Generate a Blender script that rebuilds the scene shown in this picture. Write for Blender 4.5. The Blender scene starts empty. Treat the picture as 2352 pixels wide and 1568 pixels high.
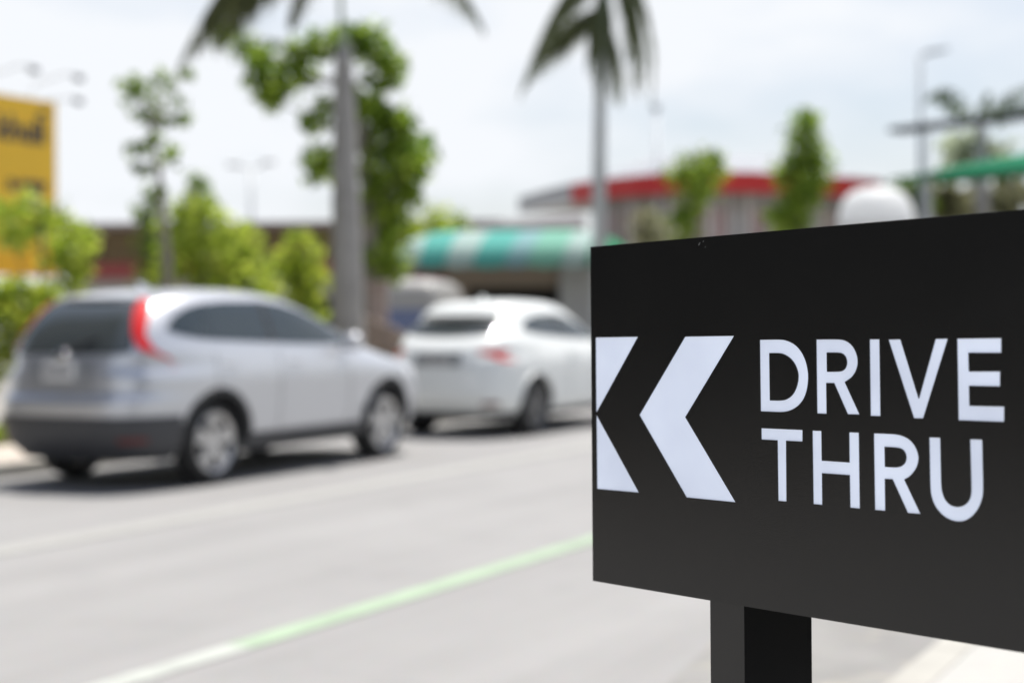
import bpy, bmesh, math, random
from mathutils import Vector, Matrix
random.seed(11)
RAD = math.radians
scene = bpy.context.scene
COL = scene.collection

# ------------------------------------------------------------------ camera
F, CX, HY, ROLL, CAM_H = 3593.0, 1176.0, 730.0, 0.008, 1.365     # 55 mm lens, measured in a 2352 px wide picture
cam_data = bpy.data.cameras.new("camera")
cam_data.sensor_width = 36.0
cam_data.lens = F / 2352.0 * 36.0
cam_data.shift_y = -(784.0 - HY) / 2352.0
cam_data.clip_start = 0.05
cam_data.clip_end = 6000.0
cam_data.dof.use_dof = True
cam_data.dof.focus_distance = 1.95
cam_data.dof.aperture_fstop = 2.5
cam_data.dof.aperture_blades = 0
camera = bpy.data.objects.new("camera", cam_data)
COL.objects.link(camera)
camera.matrix_world = Matrix.Translation((0, 0, CAM_H)) @ Matrix.Rotation(RAD(90), 4, 'X') @ Matrix.Rotation(-ROLL, 4, 'Z')
scene.camera = camera

# ------------------------------------------------------------------ light
SUN_EL, SUN_AZ = RAD(72), RAD(30)          # azimuth measured from +Y towards +X
world = bpy.data.worlds.new("World")
scene.world = world
world.use_nodes = True
wn, wl = world.node_tree.nodes, world.node_tree.links
wn.clear()
out = wn.new('ShaderNodeOutputWorld')
bg = wn.new('ShaderNodeBackground')
sky = wn.new('ShaderNodeTexSky')
sky.sky_type = 'NISHITA'
sky.sun_disc = False
sky.sun_elevation = SUN_EL
sky.sun_rotation = SUN_AZ
sky.air_density = 1.0
sky.dust_density = 2.0
tc = wn.new('ShaderNodeTexCoord')
mp = wn.new('ShaderNodeMapping')
mp.inputs['Scale'].default_value = (1.0, 1.0, 2.6)
mp.inputs['Location'].default_value = (0.35, 0.1, 0.2)
nz = wn.new('ShaderNodeTexNoise')
nz.inputs['Scale'].default_value = 4.2
nz.inputs['Detail'].default_value = 6
nz.inputs['Roughness'].default_value = 0.5
cr = wn.new('ShaderNodeValToRGB')
cr.color_ramp.elements[0].position = 0.34
cr.color_ramp.elements[0].color = (0.38, 0.38, 0.38, 1)
cr.color_ramp.elements[1].position = 0.60
cr.color_ramp.elements[1].color = (1, 1, 1, 1)
mx = wn.new('ShaderNodeMix')
mx.data_type = 'RGBA'
mx.inputs[7].default_value = (6.6, 6.8, 7.1, 1)      # thin bright cloud
wl.new(tc.outputs['Generated'], mp.inputs['Vector'])
wl.new(mp.outputs['Vector'], nz.inputs['Vector'])
wl.new(nz.outputs['Fac'], cr.inputs['Fac'])
# the cloud sheet thins out towards the zenith, where the sky is clear
sx = wn.new('ShaderNodeSeparateXYZ')
wl.new(tc.outputs['Generated'], sx.inputs[0])
mr = wn.new('ShaderNodeMapRange')
mr.interpolation_type = 'SMOOTHSTEP'
mr.inputs[1].default_value = 0.22
mr.inputs[2].default_value = 0.62
mr.inputs[3].default_value = 1.0
mr.inputs[4].default_value = 0.12
wl.new(sx.outputs['Z'], mr.inputs[0])
mm_ = wn.new('ShaderNodeMath')
mm_.operation = 'MULTIPLY'
wl.new(cr.outputs['Color'], mm_.inputs[0])
wl.new(mr.outputs[0], mm_.inputs[1])
wl.new(mm_.outputs[0], mx.inputs[0])
wl.new(sky.outputs['Color'], mx.inputs[6])
wl.new(mx.outputs[2], bg.inputs['Color'])
bg.inputs['Strength'].default_value = 0.1
wl.new(bg.outputs['Background'], out.inputs['Surface'])

sun_data = bpy.data.lights.new("sun", 'SUN')
sun_data.energy = 5.0
sun_data.angle = RAD(0.6)
sun_data.color = (1.0, 0.965, 0.91)
sun = bpy.data.objects.new("sun", sun_data)
COL.objects.link(sun)
sdir = Vector((math.cos(SUN_EL) * math.sin(SUN_AZ), math.cos(SUN_EL) * math.cos(SUN_AZ), math.sin(SUN_EL)))
sun.rotation_euler = sdir.to_track_quat('Z', 'Y').to_euler()
sun.location = (0, 0, 30)

scene.view_settings.view_transform = 'Standard'
scene.view_settings.look = 'None'
scene.view_settings.exposure = 0.50
scene.view_settings.gamma = 1.0
scene.view_settings.use_curve_mapping = False

# ------------------------------------------------------------------ helpers
def at(px, py, Z):
    """point Z metres ahead seen at (px, py) of the 2352 px photograph"""
    x, y = (px - CX) / F, -(py - HY) / F
    c, s = math.cos(ROLL), math.sin(ROLL)
    return Vector(((x * c + y * s) * Z, Z, CAM_H + (-x * s + y * c) * Z))

D = Vector((0.470, 0.8827, 0)).normalized()       # along the road, away
NL = Vector((-D.y, D.x, 0))                        # across the road, to the left
HEAD = math.atan2(D.y, D.x)
def road(o, t, z=0.0):
    p = NL * o + D * t
    return Vector((p.x, p.y, z))

def nodes_of(m):
    m.use_nodes = True
    return m.node_tree.nodes, m.node_tree.links, m.node_tree.nodes['Principled BSDF']

def mat(name, col, rough=0.5, metal=0.0, var=0.0, vscale=8.0, bump=0.0, bscale=60.0, spec=0.5, coat=0.0, col2=None, det=5):
    m = bpy.data.materials.new(name)
    n, l, b = nodes_of(m)
    b.inputs['Base Color'].default_value = (*col, 1)
    b.inputs['Roughness'].default_value = rough
    b.inputs['Metallic'].default_value = metal
    b.inputs['Specular IOR Level'].default_value = spec
    b.inputs['Coat Weight'].default_value = coat
    b.inputs['Coat Roughness'].default_value = 0.14
    if var or col2:
        c = n.new('ShaderNodeTexCoord')
        t = n.new('ShaderNodeTexNoise')
        t.inputs['Scale'].default_value = vscale
        t.inputs['Detail'].default_value = det
        t.inputs['Roughness'].default_value = 0.6
        r = n.new('ShaderNodeValToRGB')
        r.color_ramp.elements[0].position = 0.32
        r.color_ramp.elements[1].position = 0.68
        a = col2 if col2 else tuple(max(0, v * (1 - var)) for v in col)
        e = col if col2 else tuple(min(1, v * (1 + var)) for v in col)
        r.color_ramp.elements[0].color = (*a, 1)
        r.color_ramp.elements[1].color = (*e, 1)
        l.new(c.outputs['Object'], t.inputs['Vector'])
        l.new(t.outputs['Fac'], r.inputs['Fac'])
        l.new(r.outputs['Color'], b.inputs['Base Color'])
    if bump:
        c2 = n.new('ShaderNodeTexCoord')
        t2 = n.new('ShaderNodeTexNoise')
        t2.inputs['Scale'].default_value = bscale
        t2.inputs['Detail'].default_value = 4
        bp = n.new('ShaderNodeBump')
        bp.inputs['Strength'].default_value = bump
        bp.inputs['Distance'].default_value = 0.01
        l.new(c2.outputs['Object'], t2.inputs['Vector'])
        l.new(t2.outputs['Fac'], bp.inputs['Height'])
        l.new(bp.outputs['Normal'], b.inputs['Normal'])
    return m

def leaf_mat(name, dark, light, trans=0.35):
    m = bpy.data.materials.new(name)
    n, l, b = nodes_of(m)
    g = n.new('ShaderNodeNewGeometry')
    r = n.new('ShaderNodeValToRGB')
    r.color_ramp.elements[0].color = (*dark, 1)
    r.color_ramp.elements[1].color = (*light, 1)
    l.new(g.outputs['Random Per Island'], r.inputs['Fac'])
    l.new(r.outputs['Color'], b.inputs['Base Color'])
    b.inputs['Roughness'].default_value = 0.45
    b.inputs['Specular IOR Level'].default_value = 0.3
    tr = n.new('ShaderNodeBsdfTranslucent')
    l.new(r.outputs['Color'], tr.inputs['Color'])
    ms = n.new('ShaderNodeMixShader')
    ms.inputs['Fac'].default_value = trans
    l.new(b.outputs['BSDF'], ms.inputs[1])
    l.new(tr.outputs['BSDF'], ms.inputs[2])
    l.new(ms.outputs['Shader'], n['Material Output'].inputs['Surface'])
    return m

class MB:
    """collects shapes; build() links them as one mesh object"""
    def __init__(self):
        self.v, self.f = [], []
    def add(self, v, f):
        k = len(self.v)
        self.v += [Vector(p) for p in v]
        self.f += [tuple(i + k for i in q) for q in f]
        return self
    def box(self, lo, hi, M=None):
        x0, y0, z0 = lo
        x1, y1, z1 = hi
        v = [Vector(p) for p in ((x0, y0, z0), (x1, y0, z0), (x1, y1, z0), (x0, y1, z0), (x0, y0, z1), (x1, y0, z1), (x1, y1, z1), (x0, y1, z1))]
        if M is not None:
            v = [M @ p for p in v]
        return self.add(v, [(0, 3, 2, 1), (4, 5, 6, 7), (0, 1, 5, 4), (1, 2, 6, 5), (2, 3, 7, 6), (3, 0, 4, 7)])
    def tube(self, pts, radii, seg=10, cap=True):
        pts = [Vector(p) for p in pts]
        if not hasattr(radii, '__len__'):
            radii = [radii] * len(pts)
        k = len(self.v)
        for i, p in enumerate(pts):
            t = (pts[min(i + 1, len(pts) - 1)] - pts[max(i - 1, 0)]).normalized()
            u = t.orthogonal().normalized() if abs(t.z) < 0.9 else Vector((1, 0, 0)).cross(t).normalized()
            w = t.cross(u).normalized()
            for j in range(seg):
                a = 2 * math.pi * j / seg
                self.v.append(p + (u * math.cos(a) + w * math.sin(a)) * radii[i])
        for i in range(len(pts) - 1):
            for j in range(seg):
                self.f.append((k + i * seg + j, k + i * seg + (j + 1) % seg, k + (i + 1) * seg + (j + 1) % seg, k + (i + 1) * seg + j))
        if cap:
            self.f.append(tuple(k + j for j in range(seg))[::-1])
            self.f.append(tuple(k + (len(pts) - 1) * seg + j for j in range(seg)))
        return self
    def lathe_y(self, prof, c, seg=36, closed=False):
        """profile of (radius, y) turned about the y axis through c"""
        k = len(self.v)
        n = len(prof)
        for r, y in prof:
            for j in range(seg):
                a = 2 * math.pi * j / seg
                self.v.append(Vector((c[0] + r * math.cos(a), c[1] + y, c[2] + r * math.sin(a))))
        for i in range(n if closed else n - 1):
            i2 = (i + 1) % n
            for j in range(seg):
                self.f.append((k + i * seg + j, k + i * seg + (j + 1) % seg, k + i2 * seg + (j + 1) % seg, k + i2 * seg + j))
        return self
    def prism(self, poly, z0, z1):
        n = len(poly)
        v = [(p[0], p[1], z0) for p in poly] + [(p[0], p[1], z1) for p in poly]
        return self.add(v, [tuple(range(n))[::-1], tuple(range(n, 2 * n))] + [(i, (i + 1) % n, (i + 1) % n + n, i + n) for i in range(n)])
    def build(self, name, m, parent=None, smooth=False, off=None, bevel=0.0):
        if off is not None:
            vs = [p - off for p in self.v]
        else:
            vs = self.v
        me = bpy.data.meshes.new(name)
        me.from_pydata([tuple(p) for p in vs], [], self.f)
        me.update()
        if m:
            me.materials.append(m)
        if smooth:
            me.polygons.foreach_set('use_smooth', [True] * len(me.polygons))
        o = bpy.data.objects.new(name, me)
        COL.objects.link(o)
        if parent is not None:
            o.parent = parent
        if bevel:
            md = o.modifiers.new('bevel', 'BEVEL')
            md.width = bevel
            md.segments = 2
            md.limit_method = 'ANGLE'
        return o

def tag(o, label=None, cat=None, group=None, kind=None):
    if label: o['label'] = label
    if cat: o['category'] = cat
    if group: o['group'] = group
    if kind: o['kind'] = kind
    return o

def thing(name, loc, label, cat, group=None, rz=0.0):
    o = bpy.data.objects.new(name, None)
    o.empty_display_size = 0.2
    COL.objects.link(o)
    o.location = loc
    o.rotation_euler = (0, 0, rz)
    return tag(o, label, cat, group)

def struct(name, mb, m, smooth=False):
    return tag(mb.build(name, m, smooth=smooth), kind='structure')

def sheet(poly, z):
    mb = MB()
    mb.add([(p[0], p[1], z) for p in poly], [tuple(range(len(poly)))])
    return mb

# ------------------------------------------------------------------ materials of the setting
def ground_mat(name, a, b_, stain, s1=0.6, s2=5.0, stain_amt=0.5, bump=0.15, streak=0.0):
    m = bpy.data.materials.new(name)
    n, l, b = nodes_of(m)
    c = n.new('ShaderNodeTexCoord')
    def noise(sc, det=6, ro=0.6):
        t = n.new('ShaderNodeTexNoise')
        t.inputs['Scale'].default_value = sc
        t.inputs['Detail'].default_value = det
        t.inputs['Roughness'].default_value = ro
        l.new(c.outputs['Object'], t.inputs['Vector'])
        return t
    t1, t2, t3 = noise(s1), noise(s2), noise(140, 3)
    r = n.new('ShaderNodeValToRGB')
    r.color_ramp.elements[0].position = 0.35
    r.color_ramp.elements[1].position = 0.65
    r.color_ramp.elements[0].color = (*a, 1)
    r.color_ramp.elements[1].color = (*b_, 1)
    l.new(t1.outputs['Fac'], r.inputs['Fac'])
    r2 = n.new('ShaderNodeValToRGB')
    r2.color_ramp.elements[0].position = 0.55
    r2.color_ramp.elements[1].position = 0.78
    r2.color_ramp.elements[0].color = (0, 0, 0, 1)
    r2.color_ramp.elements[1].color = (stain_amt,) * 3 + (1,)
    l.new(t2.outputs['Fac'], r2.inputs['Fac'])
    mxn = n.new('ShaderNodeMix')
    mxn.data_type = 'RGBA'
    mxn.inputs[7].default_value = (*stain, 1)
    l.new(r2.outputs['Color'], mxn.inputs[0])
    l.new(r.outputs['Color'], mxn.inputs[6])
    m3 = n.new('ShaderNodeMix')
    m3.data_type = 'RGBA'
    m3.blend_type = 'OVERLAY'
    m3.inputs[0].default_value = 0.35
    l.new(mxn.outputs[2], m3.inputs[6])
    l.new(t3.outputs['Color'], m3.inputs[7])
    if streak:                                  # tyre-polished bands and drips running along the road
        mpn = n.new('ShaderNodeMapping')
        mpn.inputs['Rotation'].default_value = (0, 0, -HEAD)
        sc_ = n.new('ShaderNodeVectorMath'); sc_.operation = 'MULTIPLY'
        sc_.inputs[1].default_value = (0.10, 1.5, 1.0)
        l.new(c.outputs['Object'], mpn.inputs['Vector'])
        l.new(mpn.outputs['Vector'], sc_.inputs[0])
        t4 = n.new('ShaderNodeTexNoise'); t4.inputs['Scale'].default_value = 1.3; t4.inputs['Detail'].default_value = 5
        l.new(sc_.outputs['Vector'], t4.inputs['Vector'])
        m4 = n.new('ShaderNodeMapRange')
        m4.inputs[1].default_value = .3; m4.inputs[2].default_value = .7
        m4.inputs[3].default_value = 1 - streak; m4.inputs[4].default_value = 1 + streak * .6
        l.new(t4.outputs['Fac'], m4.inputs[0])
        mm = n.new('ShaderNodeVectorMath'); mm.operation = 'SCALE'
        l.new(m3.outputs[2], mm.inputs[0]); l.new(m4.outputs[0], mm.inputs['Scale'])
        l.new(mm.outputs['Vector'], b.inputs['Base Color'])
    else:
        l.new(m3.outputs[2], b.inputs['Base Color'])
    b.inputs['Roughness'].default_value = 0.9
    b.inputs['Specular IOR Level'].default_value = 0.25
    bp = n.new('ShaderNodeBump')
    bp.inputs['Strength'].default_value = bump
    bp.inputs['Distance'].default_value = 0.004
    l.new(t3.outputs['Fac'], bp.inputs['Height'])
    l.new(bp.outputs['Normal'], b.inputs['Normal'])
    return m

M_ground = ground_mat('far_ground', (0.23, 0.22, 0.20), (0.30, 0.29, 0.27), (0.2, 0.19, 0.17), 0.15, 1.0)
M_road = ground_mat('pale_asphalt', (0.245, 0.241, 0.237), (0.268, 0.264, 0.259), (0.208, 0.205, 0.201), 0.35, 1.6, 0.55, streak=.10)
M_apron = ground_mat('worn_concrete_apron', (0.20, 0.197, 0.19), (0.25, 0.245, 0.235), (0.38, 0.35, 0.28), 2.2, 3.0, 1.0)
M_walk = ground_mat('pavement_concrete', (0.35, 0.345, 0.328), (0.39, 0.385, 0.365), (0.31, 0.30, 0.28), 0.8, 3.0, 0.6)
M_farwalk = ground_mat('pinkish_pavement', (0.40, 0.35, 0.30), (0.46, 0.41, 0.35), (0.33, 0.28, 0.24), 1.0, 3.0, 0.5)
M_kerb = mat('kerb_concrete', (0.34, 0.33, 0.30), 0.85, var=0.12, vscale=3, bump=0.2)
M_soil = ground_mat('planting_soil', (0.10, 0.08, 0.05), (0.16, 0.12, 0.08), (0.07, 0.06, 0.03), 1.5, 5.0)
M_grass = leaf_mat('grass_blades', (0.16, 0.22, 0.03), (0.34, 0.36, 0.06))
M_green_paint = mat('green_line_paint', (0.27, 0.35, 0.245), 0.75, var=0.14, vscale=2.6, det=8)
M_white_paint = mat('white_line_paint', (0.345, 0.36, 0.33), 0.75, var=0.14, vscale=3.5, det=8)
M_cream_paint = mat('worn_cream_line_paint', (0.285, 0.282, 0.266), 0.75, var=0.05, vscale=4)

# ------------------------------------------------------------------ ground, road, pavements
struct('ground', sheet([(-1500, -300), (1500, -300), (1500, 3000), (-1500, 3000)], -0.012), M_ground)
def strip(o0, o1, t0, t1, z):
    return sheet([road(o0, t0), road(o1, t0), road(o1, t1), road(o0, t1)], z)
struct('road', strip(4.2, 10.42, -40, 120, -0.004), M_road)
struct('road_shoulder', strip(1.40, 4.2, -40, 120, -0.004), M_road)
# the worn concrete crossing beside the sign's pavement
struct('driveway_apron', sheet([road(1.42, 3.6), road(2.05, 4.2), road(2.4, 6.5), road(2.1, 12), road(1.42, 12)], 0.0005), M_apron)
def line_mesh(o0, o1, t0, t1, z):
    mb = MB()
    n = 40
    v, f = [], []
    for i in range(n + 1):
        t = t0 + (t1 - t0) * i / n
        v += [road(o0, t, z), road(o1, t, z)]
    f = [(2 * i, 2 * i + 2, 2 * i + 3, 2 * i + 1) for i in range(n)]
    return mb.add(v, f)
struct('road_marking_green', line_mesh(4.03, 4.175, 5.25, 60, 0.001), M_green_paint)
struct('road_marking_white', line_mesh(4.03, 4.175, -10, 5.25, 0.001), M_white_paint)
struct('road_marking_cream', line_mesh(6.97, 7.24, -10, 80, 0.001), M_cream_paint)
# near pavement (kerb step) under the sign
mb = MB().prism([road(-6, -30), road(-6, 60), road(1.26, 60), road(1.26, -30)][::-1], -0.01, 0.10)
struct('pavement', mb, M_walk)
mb = MB()
for i in range(-20, 40):
    mb.prism([road(1.262, i * 1.2 + .004), road(1.262, i * 1.2 + 1.196), road(1.40, i * 1.2 + 1.196), road(1.40, i * 1.2 + .004)][::-1], -0.01, 0.102)
struct('kerb', mb, M_kerb)
# far pavement and kerb
mb = MB()
for i in range(-15, 80):
    mb.prism([road(10.42, i * 1.2 + .004), road(10.42, i * 1.2 + 1.196), road(10.58, i * 1.2 + 1.196), road(10.58, i * 1.2 + .004)][::-1], -0.01, 0.11)
struct('far_kerb', mb, M_kerb)
struct('far_pavement', MB().prism([road(10.582, -20), road(10.582, 100), road(12.1, 100), road(12.1, -20)][::-1], -0.01, 0.105), M_farwalk)
struct('planting_strip', strip(12.1, 14.5, -20, 100, 0.09), M_soil)
g = MB()
for i in range(9000):
    o, t = random.uniform(12.15, 14.3), random.uniform(1, 40)
    p = road(o, t, 0.085)
    h = random.uniform(.06, .2)
    a = random.uniform(0, 6.28)
    d = Vector((math.cos(a), math.sin(a), 0)) * .016
    g.add([p - d, p + d, p + Vector((random.uniform(-.05, .05), random.uniform(-.05, .05), h))], [(0, 1, 2)])
tag(g.build('grass', M_grass), kind='stuff')

# ------------------------------------------------------------------ the drive thru sign
SA = Vector((0.61938637, -0.78491113, 0.01658419)).normalized()
SB = Vector((0.00196344, 0.02267265, 0.99974101)).normalized()
SN = Vector((-0.78508386, -0.6191934, 0.01558426)).normalized()
SP = Vector((0.11100921, 2.2, 1.46392028))
def sgn(u, v, w=0.0):
    return SP + SA * u + SB * v + SN * w
def sign_metal(name):
    m = mat(name, (0.009, 0.0088, 0.0082), 0.3, spec=0.6, bump=0.02, bscale=500)
    n, l = m.node_tree.nodes, m.node_tree.links
    c = n.new('ShaderNodeTexCoord')
    # scratches, scuffs and dust specks that break up the coat
    t = n.new('ShaderNodeTexNoise'); t.inputs['Scale'].default_value = 7; t.inputs['Detail'].default_value = 8
    r = n.new('ShaderNodeMapRange'); r.inputs[3].default_value = 0.21; r.inputs[4].default_value = 0.29
    l.new(c.outputs['Object'], t.inputs['Vector']); l.new(t.outputs['Fac'], r.inputs[0])
    l.new(r.outputs[0], n['Principled BSDF'].inputs['Roughness'])
    vo = n.new('ShaderNodeTexVoronoi'); vo.inputs['Scale'].default_value = 42
    rr = n.new('ShaderNodeValToRGB')
    rr.color_ramp.elements[0].position = 0.0; rr.color_ramp.elements[0].color = (0.075, 0.074, 0.07, 1)
    rr.color_ramp.elements[1].position = 0.030; rr.color_ramp.elements[1].color = (0.009, 0.0088, 0.0082, 1)
    l.new(c.outputs['Object'], vo.inputs['Vector']); l.new(vo.outputs['Distance'], rr.inputs['Fac'])
    l.new(rr.outputs['Color'], n['Principled BSDF'].inputs['Base Color'])
    return m
M_sign = sign_metal('black_powder_coat')
M_post = mat('black_post_coat', (0.007, 0.0068, 0.0063), 0.25, spec=.62, bump=0.01, bscale=400)
M_acr = bpy.data.materials.new('backlit_white_acrylic')
n_, l_, b_ = nodes_of(M_acr)
b_.inputs['Base Color'].default_value = (0.58, 0.62, 0.74, 1)
b_.inputs['Roughness'].default_value = 0.35
c_ = n_.new('ShaderNodeTexCoord')
t_ = n_.new('ShaderNodeTexNoise'); t_.inputs['Scale'].default_value = 9; t_.inputs['Detail'].default_value = 3
r_ = n_.new('ShaderNodeMapRange'); r_.inputs[1].default_value = .3; r_.inputs[2].default_value = .7
r_.inputs[3].default_value = 0.245; r_.inputs[4].default_value = 0.335
l_.new(c_.outputs['Object'], t_.inputs['Vector']); l_.new(t_.outputs['Fac'], r_.inputs[0])
b_.inputs['Emission Color'].default_value = (0.80, 0.87, 1.0, 1)
l_.new(r_.outputs[0], b_.inputs['Emission Strength'])

GL = {"D": [[[0.318, -0.1339], [0.3555, -0.1339], [0.3663, -0.1363], [0.3769, -0.1408], [0.3864, -0.1493], [0.393, -0.1603], [0.3961, -0.1727], [0.3965, -0.1815], [0.3949, -0.1924], [0.391, -0.2027], [0.3846, -0.2109], [0.3759, -0.217], [0.3661, -0.2209], [0.3543, -0.2228], [0.3183, -0.2226]], [[0.334, -0.1504], [0.3504, -0.1503], [0.3582, -0.1518], [0.367, -0.1559], [0.3737, -0.1618], [0.3784, -0.1691], [0.3808, -0.1772], [0.3797, -0.186], [0.3762, -0.1949], [0.3703, -0.2023], [0.3624, -0.2069], [0.3535, -0.2089], [0.3343, -0.2089]]],
 "R": [[[0.4091, -0.1345], [0.4465, -0.1347], [0.4555, -0.1368], [0.4627, -0.1411], [0.468, -0.1472], [0.471, -0.1539], [0.4721, -0.161], [0.4708, -0.1681], [0.4667, -0.1752], [0.4613, -0.1802], [0.4522, -0.1849], [0.4736, -0.2224], [0.4557, -0.2225], [0.4357, -0.1862], [0.4242, -0.1862], [0.4243, -0.2229], [0.4093, -0.2228]], [[0.4254, -0.1501], [0.4454, -0.1501], [0.4508, -0.1521], [0.4544, -0.156], [0.4558, -0.1617], [0.4544, -0.1674], [0.4505, -0.1714], [0.445, -0.173], [0.4255, -0.1731]]],
 "I": [[[0.4892, -0.1352], [0.5038, -0.1353], [0.504, -0.2234], [0.4894, -0.2235]]],
 "V": [[[0.5162, -0.1358], [0.5334, -0.1357], [0.5576, -0.2023], [0.5811, -0.1358], [0.5977, -0.1357], [0.5634, -0.2244], [0.5504, -0.2245]]],
 "E": [[[0.6096, -0.1358], [0.6661, -0.1359], [0.6658, -0.1513], [0.6243, -0.1511], [0.6246, -0.1718], [0.6641, -0.1715], [0.6637, -0.1873], [0.6246, -0.1871], [0.6248, -0.2090], [0.6686, -0.2089], [0.6682, -0.2251], [0.61, -0.225]]],
 "T": [[[0.319, -0.2436], [0.3866, -0.2435], [0.3863, -0.2574], [0.3601, -0.2574], [0.3598, -0.3315], [0.3459, -0.3316], [0.3456, -0.2575], [0.3191, -0.2575]]],
 "H": [[[0.4016, -0.2437], [0.416, -0.2436], [0.4161, -0.279], [0.4575, -0.2791], [0.4576, -0.2438], [0.4724, -0.2437], [0.4726, -0.3317], [0.4579, -0.3317], [0.4577, -0.2937], [0.4162, -0.2938], [0.4162, -0.3315], [0.402, -0.3315]]],
 "R2": [[[0.4937, -0.2437], [0.5213, -0.2435], [0.5309, -0.2442], [0.5404, -0.2467], [0.548, -0.2514], [0.5535, -0.2581], [0.5564, -0.2657], [0.5566, -0.2711], [0.5542, -0.2789], [0.5494, -0.2853], [0.5436, -0.2907], [0.5364, -0.2942], [0.5583, -0.3314], [0.5404, -0.3316], [0.5196, -0.2948], [0.5092, -0.295], [0.5093, -0.3316], [0.4941, -0.3317]], [[0.5093, -0.2583], [0.5269, -0.2584], [0.5336, -0.2596], [0.5378, -0.2631], [0.5399, -0.2688], [0.5381, -0.2751], [0.5338, -0.2792], [0.5266, -0.2815], [0.5095, -0.2815]]],
 "U": [[[0.571, -0.2453], [0.5861, -0.2452], [0.5867, -0.2992], [0.5884, -0.3074], [0.5924, -0.3147], [0.5995, -0.3195], [0.6085, -0.3205], [0.6165, -0.3179], [0.6224, -0.3126], [0.6251, -0.3057], [0.6255, -0.2968], [0.6246, -0.2453], [0.6406, -0.2452], [0.6412, -0.301], [0.6393, -0.31], [0.635, -0.3192], [0.6278, -0.3279], [0.6189, -0.3338], [0.6091, -0.3361], [0.5975, -0.3351], [0.5867, -0.3303], [0.5777, -0.3219], [0.5728, -0.3115], [0.5715, -0.3017]]]}
ARROW = {"chevron": [[[0.1863, -0.1284], [0.2747, -0.1285], [0.1859, -0.2337], [0.2746, -0.3384], [0.1863, -0.3383], [0.0974, -0.2332]]],
 "arrow_triangle": [[[0.0088, -0.1274], [0.0963, -0.1275], [0.0116, -0.2306], [0.0088, -0.2312]]],
 "arrow_triangle_": [[[0.0092, -0.2362], [0.0112, -0.2366], [0.0957, -0.338], [0.0096, -0.3384]]]}

def round_ring(r, it=2):
    """corner cutting on gentle bends only: curves get smooth, sharp corners stay"""
    for _ in range(it):
        o = []
        n = len(r)
        for i in range(n):
            a, b, c = Vector(r[i - 1]), Vector(r[i]), Vector(r[(i + 1) % n])
            d1, d2 = (b - a), (c - b)
            ang = abs(d1.angle(d2)) if d1.length and d2.length else 0
            if RAD(1.5) < ang < RAD(38):
                k1 = min(0.25 * d1.length, 0.006)
                k2 = min(0.25 * d2.length, 0.006)
                o += [tuple(b - d1.normalized() * k1), tuple(b + d2.normalized() * k2)]
            else:
                o.append(tuple(b))
        r = o
    return r

def outline_solid(rings, w0, w1):
    """2-D outline with holes, filled and given thickness along the sign's normal; returns verts/faces"""
    bm = bmesh.new()
    for r in rings:
        vs = [bm.verts.new((p[0], p[1], 0)) for p in r]
        for i in range(len(vs)):
            bm.edges.new((vs[i], vs[(i + 1) % len(vs)]))
    bmesh.ops.triangle_fill(bm, use_beauty=True, use_dissolve=False, edges=bm.edges[:])
    bm.verts.index_update()
    V = [v.co.copy() for v in bm.verts]
    Fc = [[v.index for v in f.verts] for f in bm.faces]
    bnd = [(e.verts[0].index, e.verts[1].index) for e in bm.edges if len(e.link_faces) == 1]
    bm.free()
    n = len(V)
    verts = [sgn(p.x, p.y, w1) for p in V] + [sgn(p.x, p.y, w0) for p in V]
    faces = []
    for q in Fc:
        a, b, c = (V[i] for i in q[:3])
        ccw = (b - a).cross(c - a).z > 0
        top = q if ccw else q[::-1]
        faces += [tuple(top), tuple(i + n for i in top[::-1])]
    faces += [(a, b, b + n, a + n) for a, b in bnd]
    return verts, faces

sbase = sgn(0.31, -0.49, -0.066)
sbase = Vector((sbase.x, sbase.y, 0.10))
sign = thing('drive_thru_sign', sbase, 'black metal box sign on posts with white arrow and DRIVE THRU letters', 'sign')
SW, SH, ST = 1.10, 0.4675, 0.135
# front sheet with the letters cut out, then the box behind it
allr = [[(0, 0), (SW, 0), (SW, -SH), (0, -SH)]]
cut = []
for k, rings in list(GL.items()) + list(ARROW.items()):
    rr_ = [round_ring(r) for r in rings]
    cut.append((k, rr_))
    allr += rr_
v, f = outline_solid(allr, -0.0022, 0.0)
face = MB().add(v, f)
def recalc(o):
    bm = bmesh.new(); bm.from_mesh(o.data)
    bmesh.ops.recalc_face_normals(bm, faces=bm.faces)
    bm.to_mesh(o.data); bm.free()
# triangle_fill leaves the counters of D and R filled (islands of sheet metal) and the letters open
o = face.build('sign_face', M_sign, sign, off=sbase)
recalc(o)
SM = Matrix((( SA.x, SB.x, SN.x, SP.x), (SA.y, SB.y, SN.y, SP.y), (SA.z, SB.z, SN.z, SP.z), (0, 0, 0, 1)))
box = MB().box((0.0, -SH, -ST), (SW, 0.0, -0.0062), SM)
box.build('sign_box', M_sign, sign, off=sbase)
rim = MB()
for lo, hi in (((0, -0.0025, -0.0062), (SW, 0, -0.0022)), ((0, -SH, -0.0062), (SW, -SH + 0.0025, -0.0022)),
               ((0, -SH + 0.0025, -0.0062), (0.0025, -0.0025, -0.0022)), ((SW - 0.0025, -SH + 0.0025, -0.0062), (SW, -0.0025, -0.0022))):
    rim.box(lo, hi, SM)
rim.build('sign_rim', M_sign, sign, off=sbase)
for k, rr_ in cut:
    v, f = outline_solid(rr_, -0.0058, -0.0014 if k in GL else -0.0014)
    nm = 'letter' if k in GL else k.rstrip('_')
    # the acrylic fills its cut-out to just below the sheet's face
    # shrink a hair so that acrylic and sheet never share a wall
    o = MB().add(v, f).build(nm, M_acr, sign, off=sbase)
    recalc(o)
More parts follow.
